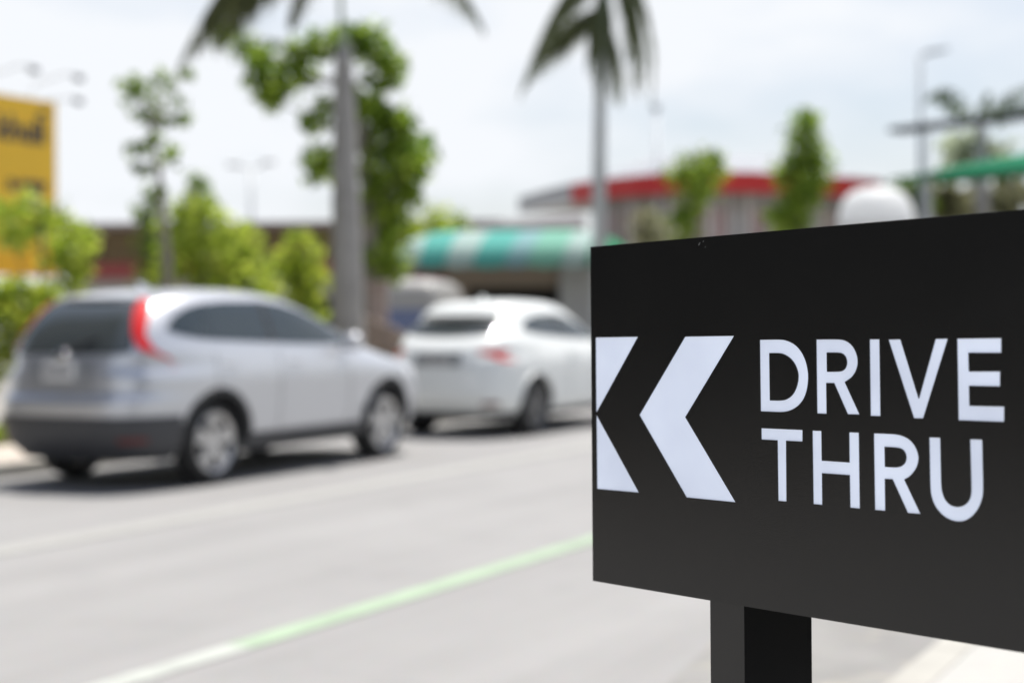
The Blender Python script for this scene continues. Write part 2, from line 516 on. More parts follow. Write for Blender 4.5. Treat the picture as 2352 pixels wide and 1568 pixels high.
def post(u0, u1):
    p = MB()
    zb = 0.10
    q = [sgn(u0, -SH - 0.0005, -0.003), sgn(u1, -SH - 0.0005, -0.003), sgn(u1, -SH - 0.0005, -0.130), sgn(u0, -SH - 0.0005, -0.130)]
    b = [Vector((c.x, c.y, zb)) for c in q]
    p.add(q + b, [(0, 1, 2, 3), (7, 6, 5, 4), (0, 4, 5, 1), (1, 5, 6, 2), (2, 6, 7, 3), (3, 7, 4, 0)])
    o = p.build('post', M_post, sign, off=sbase)
    recalc(o)
    pl = MB()
    c = sum(b, Vector()) / 4
    R_ = Matrix.Translation(c) @ Matrix.Rotation(math.atan2(SA.y, SA.x), 4, 'Z')
    pl.box((-0.09, -0.12, 0.0), (0.09, 0.12, 0.012), R_)
    for sx in (-.07, .07):
        for sy in (-.10, .10):
            pl.tube([R_ @ Vector((sx, sy, 0.012)), R_ @ Vector((sx, sy, 0.028))], 0.009, 6)
    pl.build('base_plate', M_post, sign, off=sbase)
M_scuff = mat('bare_metal_scuff', (0.16, 0.16, 0.155), 0.6)
for (u, v_, sc) in ((0.2145, -0.0085, 1.0), (0.222, -0.0055, .55), (0.2255, -0.013, .4)):
    ring = [(u + sc * dx, v_ + sc * dy) for dx, dy in ((-.0012, -.0022), (.0002, -.0014), (.0013, .0002), (.0024, .0022), (.0010, .0018), (.0002, .0004), (-.0008, -.0002))]
    v, f = outline_solid([ring], 0.0001, 0.0004)
    MB().add(v, f).build('scuff', M_scuff, sign, off=sbase)
post(0.2256, 0.2850)
post(0.815, 0.8744)

# ------------------------------------------------------------------ cars
def pchip(tab):
    xs = [a for a, _ in tab]
    ys = [b for _, b in tab]
    n = len(xs)
    h = [xs[i + 1] - xs[i] for i in range(n - 1)]
    d = [(ys[i + 1] - ys[i]) / h[i] for i in range(n - 1)]
    m = [d[0]] + [0 if d[i - 1] * d[i] <= 0 else 2 * d[i - 1] * d[i] / (d[i - 1] + d[i]) for i in range(1, n - 1)] + [d[-1]]
    def fn(x):
        if x <= xs[0]: return ys[0]
        if x >= xs[-1]: return ys[-1]
        i = max(k for k in range(n - 1) if xs[k] <= x)
        t = (x - xs[i]) / h[i]
        return (ys[i] * (1 + 2 * t) * (1 - t) ** 2 + h[i] * m[i] * t * (1 - t) ** 2 + ys[i + 1] * t * t * (3 - 2 * t) + h[i] * m[i + 1] * t * t * (t - 1))
    return fn

class Shell:
    """car body as stacked rounded horizontal sections"""
    def __init__(self, rear, front, width, power):
        self.r, self.f, self.w, self.n = pchip(rear), pchip(front), pchip(width), pchip(power)
        self.z0, self.z1 = rear[0][0], rear[-1][0]
    def pt(self, z, th, off=0.0):
        xr, xf = self.r(z) - off, self.f(z) + off
        a, xc, w, n = (xf - xr) / 2, (xf + xr) / 2, self.w(z) + off, self.n(z)
        c, s = math.cos(th), math.sin(th)
        return Vector((xc + a * math.copysign(abs(c) ** (2 / n), c), w * math.copysign(abs(s) ** (2 / n), s), z))
    def nrm(self, z, th):
        e = 1e-3
        u = self.pt(z, th + e * 4) - self.pt(z, th - e * 4)
        zz = min(max(z, self.z0 + e), self.z1 - e)
        v = self.pt(zz + e, th) - self.pt(zz - e, th)
        q = u.cross(v)
        return q.normalized() if q.length > 1e-12 else Vector((0, 0, 1))
    def th_x(self, z, x, side):
        xr, xf = self.r(z), self.f(z)
        a, xc, n = (xf - xr) / 2, (xf + xr) / 2, self.n(z)
        q = max(-1, min(1, (x - xc) / a))
        c = math.copysign(abs(q) ** (n / 2), q)
        return side * math.acos(c)
    def th_y(self, z, y, end):
        """angle of lateral position y on the rear (end=-1) or the front (end=1)"""
        n = self.n(z)
        q = max(-1, min(1, y / self.w(z)))
        s = math.copysign(abs(q) ** (n / 2), q)
        t = math.asin(s)
        return t if end > 0 else math.pi - t
    def body(self, M=112, N=90):
        mb = MB()
        zs = []
        for i in range(N):
            t = i / (N - 1)
            zs.append(self.z0 + (self.z1 - self.z0) * (0.72 * t + 0.28 * (1 - (1 - t) ** 3)))
        ths = []
        for i in range(M):
            a = 2 * math.pi * i / M
            ths.append(a)
        v = [self.pt(z, a) for z in zs for a in ths]
        f = []
        for i in range(N - 1):
            for j in range(M):
                f.append((i * M + j, i * M + (j + 1) % M, (i + 1) * M + (j + 1) % M, (i + 1) * M + j))
        f.append(tuple(range(M))[::-1])
        f.append(tuple((N - 1) * M + j for j in range(M)))
        return mb.add(v, f)
    def patch(self, rows, cols=14, off=0.006, sub=3):
        """rows of (z, th0, th1) from low to high laid on the shell"""
        mb = MB()
        full = []
        for i in range(len(rows) - 1):
            for k in range(sub):
                t = k / sub
                full.append(tuple(rows[i][c] * (1 - t) + rows[i + 1][c] * t for c in range(3)))
        full.append(rows[-1])
        v = []
        for z, a, b in full:
            for j in range(cols + 1):
                th = a + (b - a) * j / cols
                v.append(self.pt(z, th) + self.nrm(z, th) * off)
        n = cols + 1
        f = [(i * n + j, i * n + j + 1, (i + 1) * n + j + 1, (i + 1) * n + j) for i in range(len(full) - 1) for j in range(cols)]
        return mb.add(v, f)
    def side_patch(self, colsx, side, off=0.006, rows=7):
        """columns of (x, zlo, zhi) laid on the flank"""
        mb = MB()
        v = []
        for x, lo, hi in colsx:
            for k in range(rows + 1):
                z = lo + (hi - lo) * k / rows
                th = self.th_x(z, x, side)
                v.append(self.pt(z, th) + self.nrm(z, th) * off)
        n = rows + 1
        f = [(i * n + k, i * n + k + 1, (i + 1) * n + k + 1, (i + 1) * n + k) for i in range(len(colsx) - 1) for k in range(rows)]
        return mb.add(v, f)
    def end_patch(self, colsy, end, off=0.006, rows=7):
        mb = MB()
        v = []
        for y, lo, hi in colsy:
            for k in range(rows + 1):
                z = lo + (hi - lo) * k / rows
                th = self.th_y(z, y, end)
                v.append(self.pt(z, th) + self.nrm(z, th) * off)
        n = rows + 1
        f = [(i * n + k, i * n + k + 1, (i + 1) * n + k + 1, (i + 1) * n + k) for i in range(len(colsy) - 1) for k in range(rows)]
        return mb.add(v, f)

def dense(cols, n=4):
    o = []
    for i in range(len(cols) - 1):
        for k in range(n):
            t = k / n
            o.append(tuple(cols[i][c] * (1 - t) + cols[i + 1][c] * t for c in range(len(cols[0]))))
    return o + [cols[-1]]

M_glass = mat('tinted_car_glass', (0.025, 0.034, 0.036), 0.04, spec=0.9)
M_glass_rear = mat('dark_rear_glass', (0.05, 0.058, 0.060), 0.06, spec=0.8)
M_glass_blue = mat('bluish_glass', (0.15, 0.18, 0.29), 0.2, spec=0.6)
M_rubber = mat('tyre_rubber', (0.02, 0.02, 0.02), 0.85, bump=0.2, bscale=80)
M_black = mat('black_plastic', (0.022, 0.023, 0.025), 0.6, bump=0.1, bscale=200)
M_grey_plastic = mat('grey_bumper_plastic', (0.046, 0.048, 0.054), 0.5, bump=0.1, bscale=200)
M_rim = mat('alloy_wheel', (0.58, 0.57, 0.56), 0.35, metal=0.6)
M_chrome = mat('chrome_trim', (0.7, 0.7, 0.72), 0.15, metal=1.0)
M_red = mat('red_tail_lens', (0.58, 0.016, 0.018), 0.3, spec=.35)
M_red_dark = mat('red_reflector', (0.11, 0.015, 0.016), 0.35)
M_lens = mat('clear_lamp_lens', (0.6, 0.62, 0.65), 0.1, coat=1.0)
M_recess = mat('shaded_plate_recess', (0.22, 0.23, 0.23), 0.6)
M_rim_dark = mat('dark_alloy_wheel', (0.14, 0.14, 0.14), 0.4, metal=0.5)
M_plate_bright = mat('white_plate', (0.7, 0.7, 0.69), 0.5)
M_recess_silver = mat('tailgate_recess', (0.36, 0.37, 0.385), 0.4, metal=.4)
M_plate = mat('plate_white', (0.42, 0.42, 0.41), 0.5)
M_plate_ink = mat('plate_ink', (0.1, 0.1, 0.12), 0.6)
M_silver = mat('silver_metallic_paint', (0.58, 0.59, 0.615), 0.30, metal=0.5, coat=0.6, var=0.02, vscale=300)
M_white_car = mat('white_car_paint', (0.72, 0.735, 0.715), 0.4, coat=0.6, var=0.015, vscale=3)
M_van = mat('light_grey_van_paint', (0.33, 0.32, 0.305), 0.5)

def make_wheel(root, x, y, r, side, width=0.22, rim_m=None):
    """side -1 = right; outer face looks along side*y"""
    s = side
    w2 = width / 2
    prof = [(r * 0.75, -w2 * .9), (r * 0.82, -w2), (r * 0.93, -w2 * .96), (r * 0.985, -w2 * .75), (r, -w2 * .4), (r, w2 * .4), (r * 0.985, w2 * .75), (r * 0.93, w2 * .96), (r * 0.82, w2), (r * 0.75, w2 * .9)]
    mb = MB().lathe_y([(a, b) for a, b in prof], (x, y, r), 40, closed=True)
    wheel = mb.build('wheel', M_rubber, root, smooth=True)
    rim = MB()
    rim.lathe_y([(r * .76, s * w2 * .88), (r * .73, s * w2 * .94), (r * .66, s * w2 * .74), (r * .65, -s * w2 * .5), (r * .76, -s * w2 * .6)], (x, y, r), 40, closed=True)
    rim.lathe_y([(0.001, s * w2 * .72), (r * .13, s * w2 * .70), (r * .17, s * w2 * .5), (r * .17, s * w2 * .2), (0.001, s * w2 * .2)], (x, y, r), 20)
    for k in range(5):
        a = 2 * math.pi * k / 5 + 0.3
        for da in (-0.16, 0.16):
            c1, c2 = a + da * 0.4, a + da * 1.25
            p0 = Vector((x + r * .13 * math.cos(c1), y, r + r * .13 * math.sin(c1)))
            p1 = Vector((x + r * .69 * math.cos(c2), y, r + r * .69 * math.sin(c2)))
            t = (p1 - p0).normalized()
            q = Vector((-t.z, 0, t.x)) * r * .075
            y0, y1 = Vector((0, s * w2 * .45, 0)), Vector((0, s * w2 * .72, 0))
            rim.add([p0 - q + y0, p0 + q + y0, p0 + q + y1, p0 - q + y1, p1 - q + y0, p1 + q + y0, p1 + q + y1 * 1.1, p1 - q + y1 * 1.1],
                    [(0, 1, 2, 3), (7, 6, 5, 4), (0, 4, 5, 1), (1, 5, 6, 2), (2, 6, 7, 3), (3, 7, 4, 0)])
    rim.build('rim', rim_m or M_rim, wheel)
    disc = MB()
    disc.lathe_y([(0.001, s * w2 * .1), (r * .64, s * w2 * .1)], (x, y, r), 30)
    disc.build('brake_disc', M_black, wheel)
    return wheel

def make_car(name, shell, paint, loc, rz, label, wb, wheel_r, spec, group=None):
    root = thing(name, loc, label, 'car' if 'cat' not in spec else spec['cat'], group, rz)
    b = shell.body().build('body', paint, root, smooth=True)
    # wheel wells are cut out of the body
    cutter = MB()
    ar = spec.get('arch', wheel_r + 0.055)
    for x in (0, wb):
        for s in (-1, 1):
            n = 40
            k = len(cutter.v)
            y0, y1 = s * (shell.w(wheel_r + .1) - 0.32), s * (shell.w(.6) + 0.3)
            va = [(x + ar * math.cos(2 * math.pi * i / n), y0, wheel_r + .01 + ar * math.sin(2 * math.pi * i / n)) for i in range(n)]
            vb = [(p[0], y1, p[2]) for p in va]
            cutter.add(va + vb, [tuple(range(n))[::-1], tuple(range(n, 2 * n))] + [(i, (i + 1) % n, (i + 1) % n + n, i + n) for i in range(n)])
    co = cutter.build('wheel_well_cutter', M_black, root)
    recalc(co); recalc(b)
    md = b.modifiers.new('wells', 'BOOLEAN')
    md.operation = 'DIFFERENCE'
    md.solver = 'EXACT'
    md.material_mode = 'TRANSFER'
    md.object = co
    dg = bpy.context.evaluated_depsgraph_get()
    new = bpy.data.meshes.new_from_object(b.evaluated_get(dg))
    b.modifiers.clear()
    b.data = new
    bpy.data.objects.remove(co)
    for s in (-1, 1):
        for x in (0, wb):
            yy = s * (shell.w(wheel_r) - spec.get('wheel_in', 0.115))
            make_wheel(root, x, yy, wheel_r, s, spec.get('wheel_w', 0.22), spec.get('rim'))
            # arch lip follows the flank
            mb = MB()
            v, n = [], 28
            a0, a1 = RAD(-8), RAD(188)
            for i in range(n + 1):
                a = a0 + (a1 - a0) * i / n
                for rr2, of in ((ar - 0.012, -0.03), (ar - 0.008, 0.012), (ar + spec.get('lip', .05), 0.012), (ar + spec.get('lip', .05) + .006, -0.004)):
                    px, pz = x + rr2 * math.cos(a), wheel_r + .01 + rr2 * math.sin(a)
                    z = max(pz, shell.z0 + .002)
                    th = shell.th_x(z, px, s)
                    q = shell.pt(z, th)
                    v.append((px, q.y + s * of, z))
            f = [(i * 4 + k, i * 4 + k + 1, (i + 1) * 4 + k + 1, (i + 1) * 4 + k) for i in range(n) for k in range(3)]
            mb.add(v, f).build('wheel_arch', spec.get('lip_mat', M_black), root, smooth=False)
    for cols in spec['side_windows']:
        for s in (-1, 1):
            shell.side_patch(dense(cols, 5), s).build('window', M_glass, root, smooth=True)
    for cols in spec.get('pillar', []):
        for s in (-1, 1):
            shell.side_patch(dense(cols, 3), s, off=0.008).build('pillar_trim', M_black, root, smooth=True)
    shell.end_patch(dense(spec['rear_window'], 5), -1).build('rear_window', spec.get('rear_glass', M_glass_rear), root, smooth=True)
    shell.end_patch(dense(spec['windshield'], 5), 1, rows=10).build('windshield', M_glass, root, smooth=True)
    for rows in spec['tail']:
        for s in (-1, 1):
            rr2 = []
            for z, a, bb in rows:
                ta = shell.th_y(z, a[1] * s, -1) if a[0] == 'y' else shell.th_x(z, a[1], s)
                tb = shell.th_y(z, bb[1] * s, -1) if bb[0] == 'y' else shell.th_x(z, bb[1], s)
                ta %= 2 * math.pi
                tb %= 2 * math.pi
                rr2.append((z, ta, tb))
            shell.patch(rr2, off=0.018, cols=12, sub=10).build('tail_light', M_red, root, smooth=True)
    for s in (-1, 1):
        rr2 = []
        for z, y, x in spec['head']:
            ta, tb = shell.th_y(z, y * s, 1), shell.th_x(z, x, s)
            rr2.append((z, ta, tb))
        shell.patch(rr2, off=0.010).build('headlight', M_lens, root, smooth=True)
    if 'cladding' in spec:
        z0, z1, mcl = spec['cladding']
        mb = MB()
        M_, N_ = 96, 8
        v, f = [], []
        xr_lim = spec['cladding_x']
        for i in range(N_ + 1):
            z = z0 + (z1 - z0) * i / N_
            for j in range(M_ + 1):
                tA, tB = shell.th_x(z, xr_lim, 1), shell.th_x(z, xr_lim, -1) + 2 * math.pi
                th = tA + (tB - tA) * j / M_
                v.append(shell.pt(z, th) + shell.nrm(z, th) * 0.014)
        f = [(i * (M_ + 1) + j, i * (M_ + 1) + j + 1, (i + 1) * (M_ + 1) + j + 1, (i + 1) * (M_ + 1) + j) for i in range(N_) for j in range(M_)]
        mb.add(v, f).build('bumper', mcl, root, smooth=True)
        for s in (-1, 1):
            xa, xb = ar + .0, wb - ar - .0
            cols = [(xa + (xb - xa) * i / 12, shell.z0 + .005, spec['sill']) for i in range(13)]
            shell.side_patch(cols, s, off=0.012).build('sill', mcl, root, smooth=True)
    for s in (-1, 1):
        for x in spec['seams']:
            shell.side_patch([(x - .004, spec['seam_z'][0], spec['seam_z'][1]), (x + .004, spec['seam_z'][0], spec['seam_z'][1])], s, off=0.0025).build('door_seam', M_black, root)
        for x in spec['handles']:
            z = spec['handle_z']
            th = shell.th_x(z, x, s)
            p = shell.pt(z, th)
            MB().box((p.x - .09, p.y - .012, z - .012), (p.x + .09, p.y + .03 * s, z + .015)).build('door_handle', paint, root, bevel=.008)
        z, x = spec['mirror']
        p = shell.pt(z, shell.th_x(z, x, s))
        mm = MB()
        v = []
        for i in range(7):
            t = i / 6 - .5
            for j in range(10):
                a = 2 * math.pi * j / 10
                sc = math.sqrt(max(0.0, 1 - (2 * t) ** 4)) * .98 + .02
                v.append((p.x + .07 * math.cos(a) * sc - .03 * abs(t), p.y + s * (.13 + t * .20), z + .055 + .085 * math.sin(a) * sc))
        f = [(i * 10 + j, i * 10 + (j + 1) % 10, (i + 1) * 10 + (j + 1) % 10, (i + 1) * 10 + j) for i in range(6) for j in range(10)] + [tuple(range(10)), tuple(range(60, 70))]
        mm.add(v, f)
        mm.box((p.x - .03, min(p.y, p.y + s * .08), z), (p.x + .03, max(p.y, p.y + s * .08), z + .03))
        mm.build('mirror', paint, root, smooth=True)
    # plate, badge, reflectors, shark fin, underbody
    zc, pw, ph = spec['plate']
    th = shell.th_y(zc, 0, -1)
    px = shell.pt(zc, th).x
    if spec.get('recess'):
        a, b2, c2 = spec['recess']
        shell.end_patch([(-a + 2 * a * i / 10, b2, c2) for i in range(11)], -1, off=0.008).build('plate_recess', spec.get('recess_mat', M_grey_plastic), root, smooth=True)
    pl = MB().box((px - .030, -pw, zc - ph), (px - .012, pw, zc + ph)).build('license_plate', spec.get('plate_mat', M_plate), root)
    ink = MB()
    random.seed(5)
    for i in range(6):
        y = -pw * .75 + i * pw * .29
        ink.box((px - .032, y, zc - ph * .5), (px - .0305, y + pw * .16, zc + ph * .55))
    ink.build('plate_characters', M_plate_ink, pl)
    if 'badge' in spec:
        z = spec['badge']
        x0 = shell.pt(z, math.pi).x
        bd = MB().lathe_y([(0.001, 0), (.05, 0), (.062, .012), (.05, .02), (.001, .02)], (0, 0, 0), 20)
        bd.v = [Vector((x0 - .004 - p.y, p.x * 1.15, z + p.z)) for p in bd.v]
        bd.build('badge', M_chrome, root, smooth=True)
    if 'reflector' in spec:
        z, y = spec['reflector']
        for s in (-1, 1):
            shell.end_patch([(s * (y - .08 + .16 * i / 6), z - .022, z + .022) for i in range(7)], -1, off=.022).build('reflector', M_red_dark, root)
    x, ln = spec['fin']
    zt = shell.z1 - .012
    MB().add([(x, -.02, zt), (x, .02, zt), (x + ln, .012, zt), (x + ln, -.012, zt), (x - .02, 0, zt + .075), (x + .04, 0, zt + .062)],
             [(0, 1, 4), (1, 2, 5, 4), (2, 3, 5), (3, 0, 4, 5)]).build('antenna', paint, root)
    un = MB().box((-.45, -.62, shell.z0 - .01), (wb + .4, .62, shell.z0 + .06))
    un.tube([(0, -.62, wheel_r), (0, .62, wheel_r)], .045).tube([(wb, -.62, wheel_r), (wb, .62, wheel_r)], .045)
    un.build('underbody', M_black, root)
    if 'wiper' in spec:
        z = spec['wiper']
        p = shell.pt(z, math.pi)
        q = shell.pt(z + .10, shell.th_y(z + .1, -.32, -1))
        MB().tube([p + Vector((-.02, 0, 0)), q + Vector((-.022, 0, 0))], .012, 6).build('wiper', M_black, root)
    if 'spoiler' in spec:
        z, ext, half = spec['spoiler']
        v = []
        n = 14
        for i in range(n + 1):
            y = -half + 2 * half * i / n
            p = shell.pt(z, shell.th_y(z, y, -1))
            e = ext * (1 - .25 * abs(y / half) ** 2)
            v += [(p.x + .16, y, z + .035), (p.x - e, y, z - .005), (p.x - e, y, z - .035), (p.x + .05, y, z - .055)]
        f = [(i * 4 + k, i * 4 + (k + 1) % 4, (i + 1) * 4 + (k + 1) % 4, (i + 1) * 4 + k) for i in range(n) for k in range(4)] + [(0, 1, 2, 3), (n * 4 + 3, n * 4 + 2, n * 4 + 1, n * 4)]
        sp = MB().add(v, f).build('spoiler', paint, root, smooth=False)
        recalc(sp)
    return root

CARS = 'cars parked along the far kerb'
# --- silver sport utility
suv = Shell(
    [(.24, -.78), (.40, -.93), (.55, -.985), (.72, -.99), (.755, -.955), (.79, -.925), (.95, -.92), (1.08, -.885), (1.2, -.82), (1.35, -.72), (1.48, -.60), (1.56, -.46), (1.61, -.25), (1.635, .05), (1.645, .35)],
    [(.24, 3.38), (.4, 3.52), (.6, 3.56), (.8, 3.50), (.93, 3.34), (1.02, 2.95), (1.085, 2.66), (1.13, 2.45), (1.2, 2.29), (1.35, 1.97), (1.48, 1.64), (1.56, 1.38), (1.61, 1.12), (1.635, .86), (1.645, .65)],
    [(.24, .78), (.36, .86), (.5, .885), (.7, .903), (.85, .913), (.95, .906), (1.0, .895), (1.1, .865), (1.2, .825), (1.4, .742), (1.5, .695), (1.57, .63), (1.61, .54), (1.635, .40), (1.645, .2)],
    [(.24, 5.5), (.9, 5.0), (1.0, 4.2), (1.1, 4.6), (1.3, 5.0), (1.55, 4.2), (1.645, 2.6)])
suv_spec = dict(
    side_windows=[[(-.47, 1.285, 1.31), (-.36, 1.25, 1.40), (-.2, 1.222, 1.465), (-.04, 1.205, 1.50)],
                  [(-.03, 1.204, 1.502), (.3, 1.19, 1.525), (.78, 1.168, 1.53)],
                  [(.84, 1.166, 1.528), (1.1, 1.155, 1.505), (1.35, 1.147, 1.455), (1.6, 1.138, 1.375), (1.85, 1.132, 1.26), (2.08, 1.128, 1.165), (2.16, 1.126, 1.134)]],
    pillar=[[(.785, 1.168, 1.53), (.835, 1.166, 1.528)]],
    rear_window=[(-.62, 1.12, 1.17), (-.57, 1.105, 1.28), (-.51, 1.10, 1.42), (-.46, 1.10, 1.535), (0, 1.10, 1.555), (.46, 1.10, 1.535), (.51, 1.10, 1.42), (.57, 1.105, 1.28), (.62, 1.12, 1.17)],
    windshield=[(-.70, 1.13, 1.32), (-.6, 1.115, 1.49), (-.3, 1.10, 1.55), (0, 1.095, 1.565), (.3, 1.10, 1.55), (.6, 1.115, 1.49), (.70, 1.13, 1.32)],
    tail=[[(.965, ('y', .81), ('x', -.50)), (1.02, ('y', .81), ('x', -.47)), (1.07, ('y', .765), ('x', -.53)), (1.14, ('y', .66), ('x', -.64)), (1.25, ('y', .585), ('x', -.655)), (1.38, ('y', .525), ('x', -.57)), (1.47, ('y', .48), ('x', -.49)), (1.535, ('y', .46), ('x', -.44))]],
    head=[(.72, .62, 3.15), (.80, .58, 2.95), (.87, .62, 2.85), (.91, .70, 2.85)],
    cladding=(.245, .60, M_grey_plastic), cladding_x=-.44, sill=.40,
    seams=[.83, -.02, 1.92], seam_z=(.42, 1.10), handles=[.15, 1.05], handle_z=1.0, mirror=(1.10, 1.86),
    plate=(.965, .17, .075), plate_mat=M_plate_bright, recess=(.34, .82, 1.05), recess_mat=M_recess_silver, badge=1.075, reflector=(.42, .66), fin=(.02, .16), wiper=1.13,
    spoiler=(1.565, .10, .55))
p = road(8.46, 0)
tS = (Vector((-2.514, 13.11, 0)) - p).dot(D)
rear_right = Vector((-2.514, 13.11, 0))
suv_loc = rear_right + NL * (0.912 - 0.10)
make_car('parked_car', suv, M_silver, suv_loc, HEAD, 'silver SUV with tall red tail lights, nearest car parked by the kerb', 2.62, .345, suv_spec, CARS)

# --- white hatch in front of it
hat = Shell(
    [(.22, -.70), (.36, -.82), (.52, -.88), (.75, -.87), (.9, -.84), (1.0, -.80), (1.12, -.70), (1.22, -.56), (1.32, -.40), (1.42, -.30), (1.50, -.24), (1.55, -.08), (1.58, .35)],
    [(.22, 3.30), (.38, 3.44), (.58, 3.47), (.76, 3.40), (.90, 3.20), (.98, 2.85), (1.03, 2.50), (1.08, 2.25), (1.18, 2.02), (1.32, 1.70), (1.44, 1.46), (1.51, 1.30), (1.555, 1.12), (1.58, .8)],
    [(.22, .78), (.34, .86), (.5, .885), (.7, .885), (.85, .88), (.95, .86), (1.05, .82), (1.15, .775), (1.3, .70), (1.42, .65), (1.50, .60), (1.555, .49), (1.58, .25)],
    [(.22, 5.0), (.85, 4.4), (.95, 4.0), (1.1, 4.4), (1.3, 4.6), (1.5, 4.0), (1.58, 2.6)])
hat_spec = dict(
    side_windows=[[(-.12, 1.235, 1.25), (.05, 1.19, 1.345), (.3, 1.165, 1.395), (.74, 1.135, 1.41)],
                  [(.80, 1.13, 1.41), (1.1, 1.115, 1.375), (1.35, 1.105, 1.30), (1.6, 1.09, 1.21), (1.85, 1.075, 1.10)]],
    pillar=[[(.745, 1.135, 1.41), (.795, 1.13, 1.41)]],
    rear_window=[(-.60, 1.20, 1.26), (-.5, 1.165, 1.325), (-.25, 1.15, 1.35), (0, 1.145, 1.355), (.25, 1.15, 1.35), (.5, 1.165, 1.325), (.60, 1.20, 1.26)],
    windshield=[(-.66, 1.08, 1.28), (-.56, 1.07, 1.42), (-.3, 1.06, 1.49), (0, 1.055, 1.505), (.3, 1.06, 1.49), (.56, 1.07, 1.42), (.66, 1.08, 1.28)],
    tail=[[(.87, ('y', .72), ('y', .80)), (.92, ('y', .62), ('x', -.62)), (.97, ('y', .50), ('x', -.50)), (1.0, ('y', .48), ('x', -.46))]],
    head=[(.70, .58, 3.1), (.78, .54, 2.9), (.84, .58, 2.82), (.87, .66, 2.82)],
    cladding=(.222, .30, M_black), cladding_x=-.42, sill=.30,
    seams=[.78, -.02, 1.85], seam_z=(.40, 1.05), handles=[.95], handle_z=.97, mirror=(1.06, 1.78),
    plate=(.90, .17, .07), rim=M_rim_dark, recess=(.30, .82, .975), recess_mat=M_recess, fin=(.20, .15), reflector=(.40, .62), spoiler=(1.42, .16, .50), lip_mat=M_white_car, lip=.02)
wr = Vector((0.24, 18.25, 0))
make_car('parked_car', hat, M_white_car, wr + NL * 0.79, HEAD, 'white hatchback parked ahead of the silver SUV, partly behind the sign', 2.60, .33, hat_spec, CARS)

# --- light grey van further back
van = Shell(
    [(.26, -.80), (.40, -.88), (.8, -.90), (1.1, -.88), (1.6, -.83), (2.0, -.76), (2.18, -.66), (2.27, -.45), (2.31, -.1)],
    [(.26, 3.5), (.5, 3.62), (.8, 3.55), (1.0, 3.3), (1.1, 3.15), (1.6, 2.65), (1.9, 2.35), (2.1, 2.1), (2.22, 1.8), (2.31, 1.2)],
    [(.26, .76), (.5, .84), (1.1, .86), (1.6, .83), (2.0, .79), (2.15, .74), (2.26, .60), (2.31, .3)],
    [(.26, 6), (1.2, 6.5), (2.1, 5.5), (2.31, 3)])
van_spec = dict(cat='van',
    side_windows=[[(-.5, 1.12, 1.58), (.6, 1.12, 1.58)], [(.7, 1.12, 1.58), (1.7, 1.12, 1.58), (2.4, 1.12, 1.5)]],
    rear_window=[(-.70, 1.12, 1.56), (-.3, 1.09, 1.6), (.3, 1.09, 1.6), (.70, 1.12, 1.56)],
    windshield=[(-.66, 1.2, 1.8), (-.3, 1.16, 1.95), (.3, 1.16, 1.95), (.66, 1.2, 1.8)],
    tail=[[(.75, ('y', .74), ('x', -.84)), (1.05, ('y', .74), ('x', -.83))]],
    head=[(.72, .6, 3.4), (.92, .6, 3.2)],
    rear_glass=M_glass_blue,
    seams=[.65, 1.8], seam_z=(.4, 1.1), handles=[.9], handle_z=1.0, mirror=(1.15, 2.5),
    plate=(.62, .18, .06), fin=(0, .1))
vloc = at(975, 900, 36.0)
make_car('parked_van', van, M_van, (vloc.x - .3, 37, 0), RAD(80), 'light grey high-roofed van with a bluish rear window behind the white hatchback', 2.7, .33, van_spec)

# ------------------------------------------------------------------ foliage
def leaf_quad(mb, p, size, up=0.45):
    n = Vector((random.gauss(0, 1), random.gauss(0, 1), random.gauss(0, 1) + up * 2)).normalized()
    u = n.orthogonal().normalized()
    u.rotate(Matrix.Rotation(random.uniform(0, 6.283), 3, n))
    w = n.cross(u)
    L = size * random.uniform(.6, 1.25)
    W = L * random.uniform(.38, .55)
    mb.add([p - u * L * .5, p - u * L * .05 + w * W * .5 - n * L * .04, p + u * L * .5 - n * L * .08, p - u * L * .05 - w * W * .5 - n * L * .04], [(0, 1, 2, 3)])

def clump(mb, c, r, n, size, flat=0.85):
    for _ in range(n):
        d = Vector((random.gauss(0, 1), random.gauss(0, 1), random.gauss(0, 1))).normalized()
        k = random.random() ** 0.5 * random.uniform(.75, 1.28)
        leaf_quad(mb, c + Vector((d.x * r, d.y * r, d.z * r * flat)) * k, size)

M_bark = mat('grey_bark', (0.20, 0.18, 0.15), 0.9, var=0.25, vscale=6, bump=0.5, bscale=20)
M_leaf_dark = leaf_mat('dark_leaves', (0.08, 0.16, 0.015), (0.38, 0.50, 0.07), .55)
M_leaf_mid = leaf_mat('mid_green_leaves', (0.08, 0.15, 0.02), (0.27, 0.38, 0.05), .45)
M_leaf_yellow = leaf_mat('yellow_green_leaves', (0.20, 0.30, 0.03), (0.60, 0.68, 0.11), .6)
M_leaf_lime = leaf_mat('lime_leaves', (0.18, 0.28, 0.025), (0.54, 0.60, 0.08), .6)
M_leaf_topiary = leaf_mat('topiary_leaves', (0.03, 0.08, 0.008), (0.17, 0.29, 0.02), .4)
M_leaf_dry = leaf_mat('dry_palm_leaves', (0.16, 0.16, 0.08), (0.40, 0.40, 0.24), .5)

